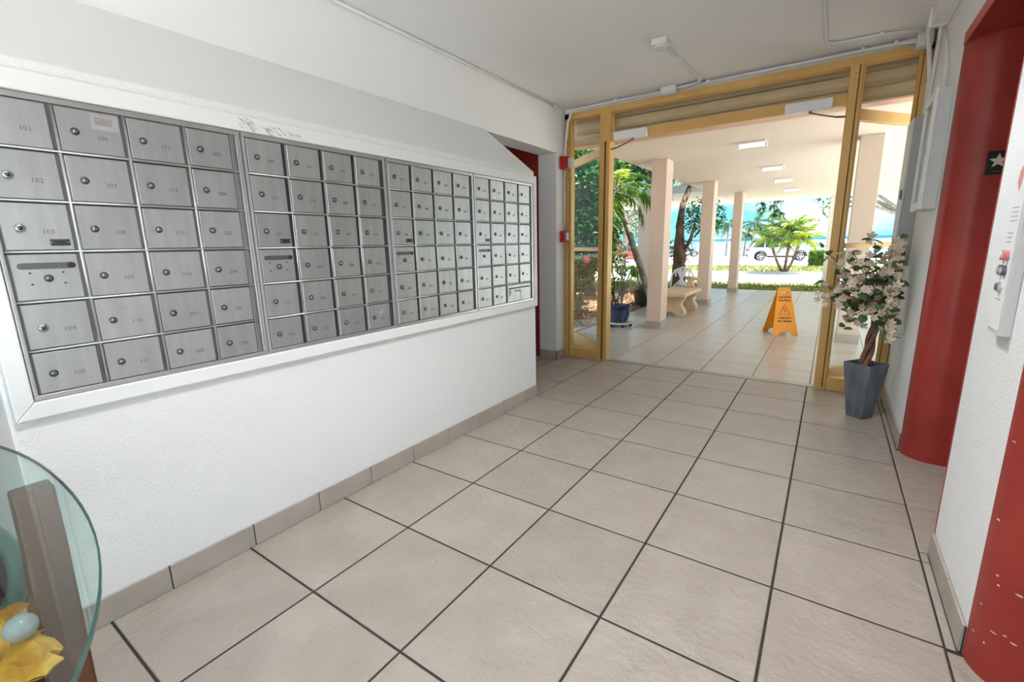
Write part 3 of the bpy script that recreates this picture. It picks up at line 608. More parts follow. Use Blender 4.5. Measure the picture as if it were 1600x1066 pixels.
# ================================================================== FURNITURE IN THE LOBBY
# oval glass table beside the end of the mailbox wall
t = thing('glass_table', (0.60, -0.47, 0), 'oval green-edged glass table on a wooden panel base', 'table')
def oval(a, b, n=72, p=2.15): return [(0.60+a*abs(math.cos(k*2*PI/n))**(2/p)*(1 if math.cos(k*2*PI/n) >= 0 else -1), -0.455+b*abs(math.sin(k*2*PI/n))**(2/p)*(1 if math.sin(k*2*PI/n) >= 0 else -1)) for k in range(n)]
ZG = 0.750
o1, o2 = oval(0.80, 0.335), oval(0.797, 0.332); n = len(o1)
mb = MB(); rings = [(o2, ZG-0.0085), (o1, ZG-0.007), (o1, ZG-0.0015), (o2, ZG)]
for ring, z in rings: mb.add([(x, y, z) for x, y in ring], [])
for k in range(3): mb.f += [(k*n+j, k*n+(j+1) % n, (k+1)*n+(j+1) % n, (k+1)*n+j) for j in range(n)]; mb.m += [1]*n
mb.f += [tuple(range(n-1, -1, -1)), tuple(range(3*n, 4*n))]; mb.m += [0, 0]
tag(mb.build('glass_top', [M['gtop'], M['gedge']], t), 'clear glass top with a green edge')
# two splayed wooden legs, a lower shelf between them and a ring brace
def leg(sg):
    secs = [(0.741, 0.555, 0.162, 0.050, 0.064), (0.60, 0.560, 0.164, 0.052, 0.066), (0.30, 0.602, 0.182, 0.076, 0.072), (0.0, 0.628, 0.196, 0.090, 0.080)]
    mb = MB()
    for z, x, y, a, b in secs:
        yy = -y if sg > 0 else -0.91+y
        mb.add([(x-a/2, yy-b/2, z), (x+a/2, yy-b/2, z), (x+a/2, yy+b/2, z), (x-a/2, yy+b/2, z)], [])
    mb.f += [(0, 1, 2, 3), (15, 14, 13, 12)]+[(4*k+q, 4*k+4+q, 4*k+4+(q+1) % 4, 4*k+(q+1) % 4) for k in range(3) for q in range(4)]; mb.m += [0]*14
    mb.build('leg', M['wood'], t, bevel=0.006)
leg(1); leg(-1)
MB().box(0.36, 0.88, -0.67, -0.225, 0.415, 0.430).build('lower_shelf', M['woodd'], t, bevel=0.003)
MB().box(0.56, 0.62, -0.76, -0.15, 0.380, 0.415).build('stretcher', M['wood'], t, bevel=0.003)
rg = MB(); RN, rn = 48, 10
vs_ = [((0.195+0.018*math.cos(2*PI*j/rn))*math.cos(2*PI*i/RN), 0.026*math.sin(2*PI*j/rn), (0.195+0.018*math.cos(2*PI*j/rn))*math.sin(2*PI*i/RN)) for i in range(RN) for j in range(rn)]
rg.add([(0.420+y, -0.392+x, 0.523+z) for x, y, z in vs_], [(i*rn+j, ((i+1) % RN)*rn+j, ((i+1) % RN)*rn+(j+1) % rn, i*rn+(j+1) % rn) for i in range(RN) for j in range(rn)])
rg.build('ring_brace', M['teal'], t, smooth=True)
# crumpled yellow tissue on the lower shelf
random.seed(11)
G = 20; cl = MB(); hh = [[0.434+0.045*abs(math.sin(i*0.45+j*0.32))*(0.4+0.6*abs(math.cos(j*0.5-i*0.2))) for j in range(G)] for i in range(G)]
for lay_ in (0, 0.003):
    cl.add([(0.47+0.30*i/(G-1)+random.uniform(-0.004, 0.004), -0.46+0.26*j/(G-1)+0.012*math.sin(i), hh[i][j]+lay_) for i in range(G) for j in range(G)], [(i*G+j, (i+1)*G+j, (i+1)*G+j+1, i*G+j+1) for i in range(G-1) for j in range(G-1)])
tag(cl.build('tissue_sheet', M['yellow']), 'crumpled bright yellow tissue lying under the glass table', 'tissue')
tag(MB().sphere((0.655, -0.232, 0.505), 0.026, 20, 12).build('glass_ball', M['ball'], smooth=True), 'frosted white ball resting on the yellow tissue', 'ball')

# ------------------------------------------------------------------ silk tree in a zinc planter
random.seed(5)
PC = Vector((2.155, 3.515, 0))
t = thing('silk_flower_tree', PC, 'silk tree with cream blossoms in a tall tapered zinc planter', 'potted plant')
def sq(h, z, a): return [(PC.x+h*math.cos(a+PI/2*k), PC.y+h*math.sin(a+PI/2*k), z) for k in range(4)]
a0 = math.radians(-82)
mb = MB(); L0 = sq(0.075, 0.0, a0)+sq(0.128, 0.385, a0)+sq(0.118, 0.385, a0)+sq(0.108, 0.335, a0)
mb.add(L0, [(3, 2, 1, 0)]+[(k, (k+1) % 4, (k+1) % 4+4, k+4) for k in range(4)]+[(k+4, (k+1) % 4+4, (k+1) % 4+8, k+8) for k in range(4)]+[(k+8, (k+1) % 4+8, (k+1) % 4+12, k+12) for k in range(4)])
pl = mb.build('planter', M['zinc'], t, bevel=0.003)
mb = MB(); mb.add(sq(0.1075, 0.345, a0)+sq(0.1, 0.30, a0), [(0, 1, 2, 3), (4, 7, 6, 5)]+[(k+4, (k+1) % 4+4, (k+1) % 4, k) for k in range(4)]); mb.build('soil', M['soil'], t)
for ph in (0, PI*2/3, PI*4/3):
    pts = []; rr = []
    for k in range(15):
        f = k/14; z = 0.33+0.41*f; s = 0.022*(1-0.35*f); pts.append((PC.x-0.01+0.035*f+s*math.cos(ph+f*5.5), PC.y+s*math.sin(ph+f*5.5), z)); rr.append(0.017-0.006*f)
    MB().tube(pts, rr, 8).build('trunk', M['twig'], t, smooth=True)
tips = []
crown = [(-0.30, 0.88), (-0.26, 0.96), (-0.20, 0.90), (-0.12, 1.00), (-0.10, 0.86), (-0.06, 1.10), (0.0, 0.93), (0.02, 1.18), (0.06, 1.05), (0.10, 0.95), (0.12, 1.14), (0.14, 0.84), (0.10, 0.78), (-0.02, 0.80), (-0.18, 1.05), (-0.15, 1.20), (0.155, 1.03), (-0.05, 1.26), (0.05, 1.28), (0.145, 1.22), (-0.30, 1.20), (-0.08, 0.95), (0.03, 1.02)]
B0 = Vector((PC.x+0.02, PC.y, 0.70))
crown += [(0.13, 0.70), (0.12, 1.10), (0.14, 0.90), (0.08, 0.66), (-0.14, 0.72), (0.13, 1.16)]
for dx, z in crown:
    e = Vector((min(PC.x+dx, XR-0.05), PC.y+random.uniform(-0.20, 0.20), max(0.64, z-0.075))); c = B0.lerp(e, 0.5)+Vector((0, 0, 0.05))
    MB().tube([tuple(B0), tuple(c), tuple(e)], [0.006, 0.004, 0.0025], 5).build('branch', M['twig'], t, smooth=True)
    tips.append((B0, c, e))
def roundleaf(L, w):
    mb = MB(); pr = [(0, 0), (0.2, 0.36), (0.5, 0.5), (0.8, 0.36), (1, 0)]
    vs = [(L*a, 0, -0.18*L*(a-0.4)**2) for a, b in pr]; ls = [(L*a, w*b, -0.18*L*(a-0.4)**2+0.10*w) for a, b in pr[1:4]]; rs = [(L*a, -w*b, -0.18*L*(a-0.4)**2+0.10*w) for a, b in pr[1:4]]
    mb.add(vs+ls+rs, [(0, 1, 5), (1, 2, 6, 5), (2, 3, 7, 6), (3, 4, 7), (0, 8, 1), (1, 8, 9, 2), (2, 9, 10, 3), (3, 10, 4)]); return mb.mesh('leaf', M['silk'], True)
LEAF = roundleaf(0.058, 0.046)
def flower_mesh():
    mb = MB()
    for k in range(5):
        a = 2*PI*k/5; d = Vector((math.cos(a), math.sin(a), 0.35)); s = Vector((-math.sin(a), math.cos(a), 0)); b = Vector((0, 0, 0))
        mb.add([b, b+d*0.012+s*0.009, b+d*0.024+s*0.006+Vector((0, 0, 0.002)), b+d*0.024-s*0.006+Vector((0, 0, 0.002)), b+d*0.012-s*0.009], [(0, 1, 2, 3, 4)], 0)
    mb.sphere((0, 0, 0.002), 0.0030, 6, 4, 1); return mb.mesh('flower', [M['petal'], M['heart']])
FLW = flower_mesh()
def keepin(p):
    return Vector((min(p.x, XR-0.085), p.y, p.z))
cnt = 0
for (A, c, e) in tips:
    for k in range(7):
        f = random.uniform(0.45, 1.05); p = keepin(A*(1-f)**2+c*2*f*(1-f)+e*f*f+Vector((random.gauss(0, 0.028), random.gauss(0, 0.035), random.gauss(0, 0.028))))
        piece('leaf', LEAF, t, p, (random.uniform(-0.9, 0.9), random.uniform(-0.7, 0.9), random.uniform(0, 2*PI)), (random.uniform(0.9, 1.3),)*3)
    for k in range(9):
        f = random.uniform(0.55, 1.08); p = keepin(A*(1-f)**2+c*2*f*(1-f)+e*f*f+Vector((random.gauss(0, 0.03), random.gauss(0, 0.035), random.gauss(0, 0.03))))
        piece('flower', FLW, t, p, (random.uniform(0.2, 1.7), random.uniform(-0.5, 0.5), random.uniform(-0.8, 0.8)), (random.uniform(0.85, 1.3),)*3)

# ================================================================== OUTSIDE
# covered walkway
TO = 0.4425; WE = 12.52
walk = struct(box('walkway_floor', (-0.96, 3.4, 4.20, WE, -0.12, -0.0025), M['grout_out']))
xs = [-0.96, -0.811]+[0.074+TO*k for k in range(-1, 8)]
xs = [x for x in xs if x < 3.4]
ys = []; y = 4.203
while y < WE-0.05: ys.append(y); y += TO
ys.append(WE)
for a, b in zip(ys[:-1], ys[1:]):
    for c, d in zip(xs[:-1], xs[1:]): lay(walk, c, d, a, b, M['tile_out'], 'out', g=0.006)
struct(box('walkway_kerb', (-1.02, -0.962, 4.30, WE, -0.14, -0.002), M['barkd']))
roof = struct(box('walkway_roof', (-0.56, 3.6, 4.445, 15.2, 2.305, 2.534), M['soffit']))
struct(MB().box(-9.0, -0.562, 10.9, 15.2, 2.305, 2.47).build('canopy_roof', M['fascia']))
struct(box('walkway_head_beam', (-0.56, 3.6, 4.445, 4.60, 2.236, 2.304), M['peach']))
struct(box('wall_facade_left', (-9.0, -0.668, 4.252, 4.36, -0.1, 4.2), M['fascia']))
struct(box('wall_facade_right', (2.32, 9.0, 4.252, 4.36, -0.1, 4.2), M['fascia']))
def column(x0, x1, y0, y1, label, zt=2.305, m='cream'):
    t = thing('walkway_column', ((x0+x1)/2, (y0+y1)/2, 0), label, 'column', 'columns of the covered walkway')
    MB().box(x0, x1, y0, y1, 0, zt).build('shaft', M[m], t, bevel=0.006)
    for (a, b, c, d) in ((x0-0.010, x1+0.010, y0-0.010, y0-0.0005), (x0-0.010, x1+0.010, y1+0.0005, y1+0.010), (x1+0.0005, x1+0.010, y0, y1), (x0-0.010, x0-0.0005, y0, y1)):
        MB().box(a, b, c, d, 0.0, 0.105).build('base_tile', M['basetile'], t, bevel=0.001)
column(-0.232, -0.030, 6.18, 6.48, 'pinkish column beside the blue pot')
column(-0.215, -0.005, 9.10, 9.40, 'cream column at the far end of the bench')
column(-0.10, 0.085, 11.75, 12.05, 'slender cream column farthest along the left of the walkway')
column(2.03, 2.24, 6.25, 6.55, 'cream column seen through the right sidelight')
column(1.74, 1.92, 14.4, 14.7, 'pale column at the far right end of the walkway roof', 2.305, 'fascia')
column(-2.55, -2.20, 12.3, 12.6, 'pale column under the side canopy behind the garden', 2.305, 'fascia')
column(-6.4, -6.05, 12.3, 12.6, 'outer pale column under the side canopy', 2.305, 'fascia')
for k, (y, lab) in enumerate(((5.78, 'nearest the entrance'), (7.94, 'second from the entrance'), (9.73, 'third from the entrance'), (11.73, 'farthest from the entrance'))):
    t = thing('walkway_light', (1.03, y, 2.25), 'white tube light on the walkway ceiling, '+lab, 'light', 'tube lights along the walkway ceiling')
    MB().box(0.89, 1.17, y-0.05, y+0.05, 2.28, 2.305).build('housing', M['fascia'], t, bevel=0.003)
    MB().tube([(0.90, y, 2.262), (1.16, y, 2.262)], 0.019, 10).build('tube', M['lampout'], t, smooth=True)
    for x in (0.885, 1.165): MB().box(x, x+0.02, y-0.03, y+0.03, 2.235, 2.285).build('end_cap', M['fascia'], t, bevel=0.003)

# ground beyond, falling gently towards the bay
def gz(y): return -0.05-0.012*(y-12.5) if y > 12.5 else -0.05
def strip(name, y0, y1, m, x0=-60, x1=60, dz=0.0, n=1):
    mb = MB()
    for k in range(n):
        a, b = y0+(y1-y0)*k/n, y0+(y1-y0)*(k+1)/n
        mb.add([(x0, a, gz(a)+dz), (x1, a, gz(a)+dz), (x1, b, gz(b)+dz), (x0, b, gz(b)+dz), (x0, a, gz(a)-0.5), (x1, a, gz(a)-0.5), (x1, b, gz(b)-0.5), (x0, b, gz(b)-0.5)], [(0, 1, 2, 3), (7, 6, 5, 4), (0, 4, 5, 1), (2, 6, 7, 3), (1, 5, 6, 2), (3, 7, 4, 0)])
    return struct(mb.build(name, M[m]))
strip('lawn_strip', 12.52, 16.0, 'lawn', dz=0.0)
strip('driveway', 16.0, 21.7, 'concrete', dz=-0.03)
strip('kerb_strip', 21.7, 21.95, 'kerb', dz=0.07)
strip('verge', 21.95, 29.6, 'lawn', dz=0.04)
strip('parking_lot', 29.6, 62, 'asphalt', dz=-0.02, n=1)
strip('sea_wall', 62, 62.6, 'kerb', dz=0.12)
struct(MB().box(-1500, 1500, 62.6, 2500, -3.0, -1.2).build('bay_water', M['water']))
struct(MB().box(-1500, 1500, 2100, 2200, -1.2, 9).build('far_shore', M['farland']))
struct(MB().box(-30, -1.021, 4.36, 12.52, -0.4, -0.045).build('garden_bed', M['mulch']))
struct(MB().box(3.402, 40, 4.36, 12.52, -0.4, -0.05).build('side_paving_front', M['concrete']))  # ground made pale to bounce light under the walkway roof

# ------------------------------------------------------------------ wet floor sign
t = thing('wet_floor_sign', (1.425, 6.60, 0), 'yellow folding wet floor sign standing on the walkway', 'sign', rz=math.radians(27))
def sgn_panel(ang, yoff, name):
    # outline of one board (x, z along the board), with handle hole and foot notch
    Hh = 0.625; ow = [(-0.155, 0), (-0.085, 0), (-0.060, 0.045), (0.060, 0.045), (0.085, 0), (0.155, 0), (0.078, Hh-0.02), (0.062, Hh), (-0.062, Hh), (-0.078, Hh-0.02)]
    bm = bmesh.new(); th = 0.006
    hole = [(-0.036, Hh-0.082), (0.036, Hh-0.082), (0.042, Hh-0.066), (0.036, Hh-0.05), (-0.036, Hh-0.05), (-0.042, Hh-0.066)]
    def loopv(lp): return [bm.verts.new((x, 0, z)) for x, z in lp]
    a, b = loopv(ow), loopv(hole)
    es = [bm.edges.new((l[i], l[(i+1) % len(l)])) for l in (a, b) for i in range(len(l))]
    bmesh.ops.triangle_fill(bm, use_beauty=True, edges=es)
    g = bmesh.ops.extrude_face_region(bm, geom=bm.faces[:]); bmesh.ops.translate(bm, verts=[v for v in g['geom'] if isinstance(v, bmesh.types.BMVert)], vec=(0, th, 0))
    bmesh.ops.recalc_face_normals(bm, faces=bm.faces[:])
    me = bpy.data.meshes.new(name); bm.to_mesh(me); bm.free(); me.materials.append(M['orange'])
    o = bpy.data.objects.new(name, me); COL.objects.link(o); o.parent = t; o.location = (0, yoff, 0); o.rotation_euler = (ang, 0, 0); OFF[o.name] = (0, 0, 0); return o
pf = sgn_panel(math.radians(-15), -0.165, 'front_board'); pb = sgn_panel(math.radians(15), 0.155, 'rear_board')
def lettr(key, z, m):
    o = bpy.data.objects.new('lettering', _texts[key]); COL.objects.link(o); o.parent = pf; o.location = (0, -0.0008, z); o.rotation_euler = (PI/2, 0, 0); OFF[o.name] = (0, 0, 0)
lettr('caution', 0.495, 'black'); lettr('wet', 0.455, 'black'); lettr('cuidado', 0.225, 'black'); lettr('piso', 0.185, 'black')
def decal(poly, m, d=0.001, nm='pictogram'): return MB().prism(poly, -d, 0.0005, 'y').build(nm, M[m], pf, local=True)
tri = [(-0.066, 0.27), (0.066, 0.27), (0, 0.40)]
for k in range(3):
    p, q = Vector(tri[k]), Vector(tri[(k+1) % 3]); dd = (q-p).normalized(); nn = Vector((-dd.y, dd.x))*0.0035
    decal([tuple(p-nn), tuple(q-nn), tuple(q+nn), tuple(p+nn)], 'signred', nm='warning_triangle')
for (p, q, w) in (((-0.012, 0.355), (0.004, 0.325), 0.008), ((0.004, 0.325), (0.026, 0.300), 0.006), ((0.0, 0.328), (-0.008, 0.292), 0.006), ((-0.010, 0.35), (0.016, 0.345), 0.004), ((-0.008, 0.35), (-0.026, 0.33), 0.004)):
    p, q = Vector(p), Vector(q); dd = (q-p).normalized(); nn = Vector((-dd.y, dd.x))*w/2
    decal([tuple(p-nn), tuple(q-nn), tuple(q+nn), tuple(p+nn)], 'signred', 0.0014)
decal([(-0.016+0.008*math.cos(2*PI*k/8), 0.366+0.008*math.sin(2*PI*k/8)) for k in range(8)], 'signred', 0.0014)

# ------------------------------------------------------------------ blue pot on a dolly
random.seed(21)
pc = (-0.645, 6.16)
t = thing('plant_dolly', (pc[0], pc[1], 0), 'wheeled pale dolly under the blue pot', 'dolly')
MB().lathe([(0.205, 0.045), (0.21, 0.050), (0.21, 0.060), (0.205, 0.065)], 28, (pc[0], pc[1], 0)).build('platform', M['greylt'], t, smooth=True, angle=0.5)
for k in range(6):
    a = 2*PI*k/6+0.2; x, y = pc[0]+0.18*math.cos(a), pc[1]+0.18*math.sin(a)
    w = MB().lathe([(0.020, -0.012), (0.022, -0.008), (0.022, 0.008), (0.020, 0.012)], 12, (x, y, 0.022), ax='y').build('caster', M['tyre'], t, smooth=True, angle=0.6)
    MB().box(x-0.008, x+0.008, y-0.015, y+0.015, 0.03, 0.046).build('caster_fork', M['alud'], w)
t = thing('blue_pot_plant', (pc[0], pc[1], 0.065), 'ribbed cobalt blue pot with a leafy branching plant', 'potted plant')
prof = [(0.10, 0.066), (0.125, 0.068)]
for k in range(0, 49):
    f = k/48; R = 0.125+0.052*math.sin(min(1, f*1.35)*PI/2)+0.0045*math.sin(f*2*PI*9); prof.append((R, 0.07+0.225*f))
prof += [(0.190, 0.300), (0.193, 0.312), (0.186, 0.318), (0.170, 0.314), (0.160, 0.26)]
MB().lathe(prof, 36, (pc[0], pc[1], 0)).build('pot', M['bluepot'], t, smooth=True, angle=0.9)
MB().lathe([(0.02, 0.29), (0.168, 0.285)], 24, (pc[0], pc[1], 0)).build('soil', M['soil'], t)
def whorl(c, n, L, w, parent, m='leafm', lift=0.5, dro=0.35):
    for k in range(n):
        a = 2*PI*k/n+random.uniform(-0.3, 0.3); d = Vector((math.cos(a), math.sin(a), random.uniform(lift-0.5, lift+0.3))).normalized()
        mb = MB(); p = Vector(c); side = d.cross(Vector((0, 0, 1))).normalized(); prev = None; st = []
        for q, ww in ((0, 0.15), (0.3, 0.8), (0.6, 1.0), (0.85, 0.6), (1, 0.05)):
            b = p+d*L*q-Vector((0, 0, 1))*dro*L*q*q; st.append((b+side*w/2*ww, b-side*w/2*ww))
        mb.add([v for s_ in st for v in s_], [(2*i, 2*i+2, 2*i+3, 2*i+1) for i in range(4)]); mb.build('leaf', M[m], parent, smooth=True)
stems = [((-0.60, 6.15, 0.29), (-0.62, 6.15, 0.45), (-0.60, 6.14, 0.62)), ((-0.62, 6.17, 0.29), (-0.56, 6.14, 0.60), (-0.40, 6.04, 0.90)), ((-0.66, 6.16, 0.29), (-0.65, 6.16, 0.60), (-0.57, 6.18, 0.95)), ((-0.60, 6.17, 0.45), (-0.50, 6.19, 0.70), (-0.43, 6.2, 0.80))]
for a, b, c in stems: MB().tube(arc(a, c, b, 6), [0.016, 0.015, 0.013, 0.012, 0.011, 0.010, 0.009], 7).build('stem', M['barkg'], t, smooth=True)
whorl((-0.60, 6.14, 0.62), 9, 0.13, 0.030, t, 'leafm'); whorl((-0.40, 6.04, 0.90), 10, 0.19, 0.055, t, 'leafm', 0.1, 0.7); whorl((-0.57, 6.18, 0.95), 5, 0.12, 0.03, t, 'leafm'); whorl((-0.43, 6.2, 0.80), 7, 0.16, 0.045, t, 'leafm', 0.2)

# agave in a dark pot
ac = (-1.15, 8.75)
t = thing('agave_pot', (ac[0], ac[1], -0.045), 'spiky grey-green agave in a dark pot on the mulch', 'potted plant')
MB().lathe([(0.14, -0.04), (0.15, -0.03), (0.19, 0.22), (0.20, 0.25), (0.18, 0.25), (0.17, 0.2)], 24, (ac[0], ac[1], 0)).build('pot', M['darkpot'], t, smooth=True, angle=0.6)
for k in range(30):
    a = 2.4*k; el = 0.25+0.9*(k/30); d = Vector((math.cos(a)*math.cos(el), math.sin(a)*math.cos(el), math.sin(el))); L = random.uniform(0.3, 0.46); s_ = d.cross(Vector((0, 0, 1))).normalized(); p = Vector((ac[0], ac[1], 0.22)); st = []
    for q, w in ((0, 0.02), (0.35, 0.026), (0.7, 0.016), (1, 0.001)):
        b = p+d*L*q-Vector((0, 0, 0.18*L*q*q)); st += [b+s_*w, b-Vector((0, 0, w*0.5)), b-s_*w]
    mb = MB(); mb.add(st, [f for i in range(3) for f in ((3*i, 3*i+3, 3*i+4, 3*i+1), (3*i+1, 3*i+4, 3*i+5, 3*i+2))]); mb.build('leaf', M['leafg'], t, smooth=True)

# ------------------------------------------------------------------ stone bench and cast chair
t = thing('stone_bench', (-0.30, 7.80, 0), 'sandstone garden bench with scrolled legs between the columns', 'bench')
MB().box(-0.48, 0.02, 7.28, 8.42, 0.335, 0.40).build('seat_slab', M['bench'], t, bevel=0.012)
for y in (7.40, 8.20):
    pr = [(-0.44, 0.0), (-0.30, 0.0), (-0.285, 0.05), (-0.25, 0.075), (-0.21, 0.075), (-0.175, 0.05), (-0.16, 0.0), (-0.02, 0.0), (0.00, 0.05), (-0.015, 0.11), (-0.06, 0.17), (-0.07, 0.22), (-0.03, 0.28), (0.0, 0.335), (-0.46, 0.335), (-0.43, 0.28), (-0.39, 0.22), (-0.40, 0.17), (-0.445, 0.11), (-0.46, 0.05)]
    MB().prism(pr, y, y+0.14, 'y').build('leg', M['bench'], t, bevel=0.008)
for y in (8.30,): MB().tube([(-0.24, y, 0.575), (-0.10, y, 0.57), (0.0, y, 0.56)], 0.036, 10).build('arm_roll', M['bench'], t, smooth=True); MB().prism([(-0.22, 0.40), (-0.06, 0.40), (-0.10, 0.48), (-0.12, 0.55), (-0.20, 0.55), (-0.18, 0.47)], y-0.035, y+0.035, 'y').build('arm_support', M['bench'], t, bevel=0.006)
t = thing('lattice_chair', (-0.43, 8.75, 0), 'white lattice-backed cast garden chair beyond the stone bench', 'chair')
cy = 8.72; cz = 0.34
MB().box(-0.67, -0.24, cy-0.25, cy+0.17, cz-0.03, cz).build('seat', M['chairw'], t, bevel=0.012)
for x in (-0.65, -0.28):
    for y in (cy-0.23, cy+0.13): MB().tube([(x, y, 0), (x+0.01, y, 0.2), (x+0.02, y, cz-0.03)], [0.016, 0.013, 0.018], 8).build('leg', M['chairw'], t, smooth=True)
by = cy+0.19
MB().tube([(-0.66, by, cz-0.02), (-0.66, by+0.03, cz+0.22), (-0.61, by+0.05, cz+0.33), (-0.46, by+0.06, cz+0.385), (-0.31, by+0.05, cz+0.33), (-0.25, by+0.03, cz+0.22), (-0.25, by, cz-0.02)], 0.018, 8).build('back_frame', M['chairw'], t, smooth=True)
for k in range(6):
    x = -0.62+0.062*k; x2 = -0.62+0.062*(5-k)
    MB().tube([(x, by, cz), (x*0.5+x2*0.5+0.02*math.sin(k), by+0.03, cz+0.18), (x2*0.7-0.46*0.3, by+0.05, cz+0.35)], 0.015, 6).build('lattice_bar', M['chairw'], t, smooth=True)
for k in range(4):
    x = -0.59+0.085*k; MB().tube([(x, by+0.045, cz+0.21), (x, by+0.055, cz+0.355)], 0.016, 6).build('lattice_bar', M['chairw'], t, smooth=True)

# ------------------------------------------------------------------ trees and shrubs near the walkway
def rnd(s): return random.gauss(0, s)
def cloud(mb, n, centre, rad, L, w, mi=0, hang=0.0, shell=0.0):
    for _ in range(n):
        while True:
            q = Vector((random.uniform(-1, 1), random.uniform(-1, 1), random.uniform(-1, 1)))
            if shell < q.length < 1: break
        p = Vector((centre[0]+q.x*rad[0], centre[1]+q.y*rad[1], centre[2]+q.z*rad[2]))
        d = Vector((rnd(1), rnd(1), rnd(0.6)-hang)).normalized(); s = random.uniform(0.7, 1.3)
        mb.leaf(p, d, (rnd(0.6), rnd(0.6), 1), L*s, w*s, mi if not isinstance(mi, tuple) else random.choice(mi), 0.15, 0.2)
    return mb
def foliage(mb, name, mats, parent):
    o = mb.build(name, mats, parent); o['kind'] = 'stuff'; return o
random.seed(3)
# twisted trunk tree beside the far columns
t = thing('twisted_tree', (-0.80, 10.15, -0.05), 'tree with a gnarled twisted brown trunk beside the canopy roof', 'tree')
def wob(p0, p1, k, amp, seed):
    rs = random.Random(seed); p0, p1 = Vector(p0), Vector(p1); return [tuple(p0.lerp(p1, i/k)+Vector((rs.uniform(-amp, amp), rs.uniform(-amp, amp), 0))*(1 if 0 < i < k else 0.3)) for i in range(k+1)]
tk = MB(); tk.tube(wob((-0.80, 10.15, -0.06), (-0.86, 10.15, 1.55), 9, 0.035, 1), [0.17, 0.14, 0.125, 0.12, 0.115, 0.12, 0.105, 0.10, 0.09, 0.085], 11)
tk.tube(wob((-0.98, 10.2, -0.06), (-0.92, 10.15, 1.4), 7, 0.03, 2), [0.07, 0.06, 0.055, 0.055, 0.05, 0.05, 0.045, 0.04], 8)
tk.tube(wob((-0.70, 10.1, -0.06), (-0.80, 10.12, 1.3), 7, 0.04, 6), [0.08, 0.07, 0.07, 0.06, 0.06, 0.05, 0.04, 0.03], 8)
tk.tube([(-0.88, 10.15, 1.5), (-0.90, 10.4, 2.0), (-0.84, 10.72, 2.42), (-0.80, 10.78, 3.0)], [0.080, 0.062, 0.055, 0.05], 9)
tk.build('trunk', M['bark'], t, smooth=True)
tk = MB(); tk.tube([(-0.80, 10.1, 0.95), (-0.62, 10.1, 1.25), (-0.55, 10.1, 1.6)], [0.05, 0.04, 0.02], 7); tk.tube([(-0.55, 10.1, 1.3), (-0.35, 10.2, 1.6)], [0.02, 0.01], 6); tk.build('branch', M['bark'], t, smooth=True)
mb = MB(); cloud(mb, 700, (-0.48, 10.5, 1.72), (0.45, 0.5, 0.42), 0.085, 0.045, (0, 1)); cloud(mb, 250, (-0.85, 10.3, 1.0), (0.3, 0.3, 0.3), 0.07, 0.04, (0, 1)); cloud(mb, 1200, (-0.8, 10.4, 3.6), (1.5, 1.3, 0.6), 0.1, 0.05, (0, 1))
foliage(mb, 'foliage', [M['leafd'], M['leafm']], t)

def frond_mesh(L, wl, n, droop, name, mats, lw=0.065, mi=0):
    """arching frond along +x: rachis tube with paired leaflets"""
    mb = MB(); ps = []; rj = random.Random(int(L*100+n+droop*10))
    for k in range(9):
        f = k/8; ps.append(Vector((L*f*(1-0.18*droop*f), 0, L*(0.32*f-droop*0.75*f*f))))
    mb.tube([tuple(p) for p in ps], [0.007*L*(1-0.85*k/8)+0.002 for k in range(9)], 5, 1)
    for k in range(n):
        f = 0.12+0.88*k/(n-1); x = f*8; i = min(7, int(x)); p = ps[i].lerp(ps[i+1], x-i); tg = (ps[i+1]-ps[i]).normalized(); ll = wl*math.sin(PI*(0.12+0.80*f))**0.8
        for s in (-1, 1):
            d = (tg*rj.uniform(0.35, 0.9)+Vector((0, s, 0))*0.9+Vector((0, 0, rj.uniform(-0.7, 0.15)-0.2*droop))).normalized(); l2 = ll*rj.uniform(0.75, 1.1)
            mb.leaf(p, d, (0, 0, 1), l2, l2*lw, mi, 0.1, 0.28)
    return mb.mesh(name, mats)
def palm(name, base, top, r0, r1, label, fronds, nf, parent=None, mbark='barkg', seed=1, bend=0.0, el=(0.1, 1.2), group=None, boot=None):
    rs = random.Random(seed); t = parent or thing(name, base, label, 'tree', group); b, e = Vector(base), Vector(top)
    c = b.lerp(e, 0.5)+Vector((bend, 0, 0)); pts = arc(b, e, c, 8)
    MB().tube(pts, [r0+(r1-r0)*k/8 for k in range(9)], 9).build('trunk', M[mbark], t, smooth=True)
    if boot: MB().tube([pts[6], pts[7], tuple(e), (e.x, e.y, e.z+0.12)], [r1, r1*1.6, r1*1.9, r1*0.8], 9).build('crownshaft', M[boot], t, smooth=True)
    for k in range(nf):
        a = 2.399*k+rs.uniform(-0.2, 0.2); tilt = el[0]+(el[1]-el[0])*(k/max(1, nf-1)); s = rs.uniform(0.85, 1.1)
        piece('frond', fronds[k % len(fronds)], t, (e.x, e.y, e.z+0.05), Euler((rs.uniform(-0.2, 0.2), -tilt, a)), (s, s, s))
    return t
F1 = [frond_mesh(1.0, 0.32, 26, d, 'frond', [M['leafm'], M['barkg']], 0.030) for d in (0.9, 1.4)]
F1b = frond_mesh(1.0, 0.32, 26, 1.2, 'frond', [M['leafy'], M['barkg']], 0.030)
palm('leaning_palm', (-0.52, 7.62, -0.05), (-1.26, 7.5, 2.02), 0.065, 0.045, 'leaning slender-trunked palm with feathery fronds in the garden bed', [F1[0], F1b, F1[1]], 13, mbark='barkg', seed=4, bend=0.0, el=(-0.45, 1.2))

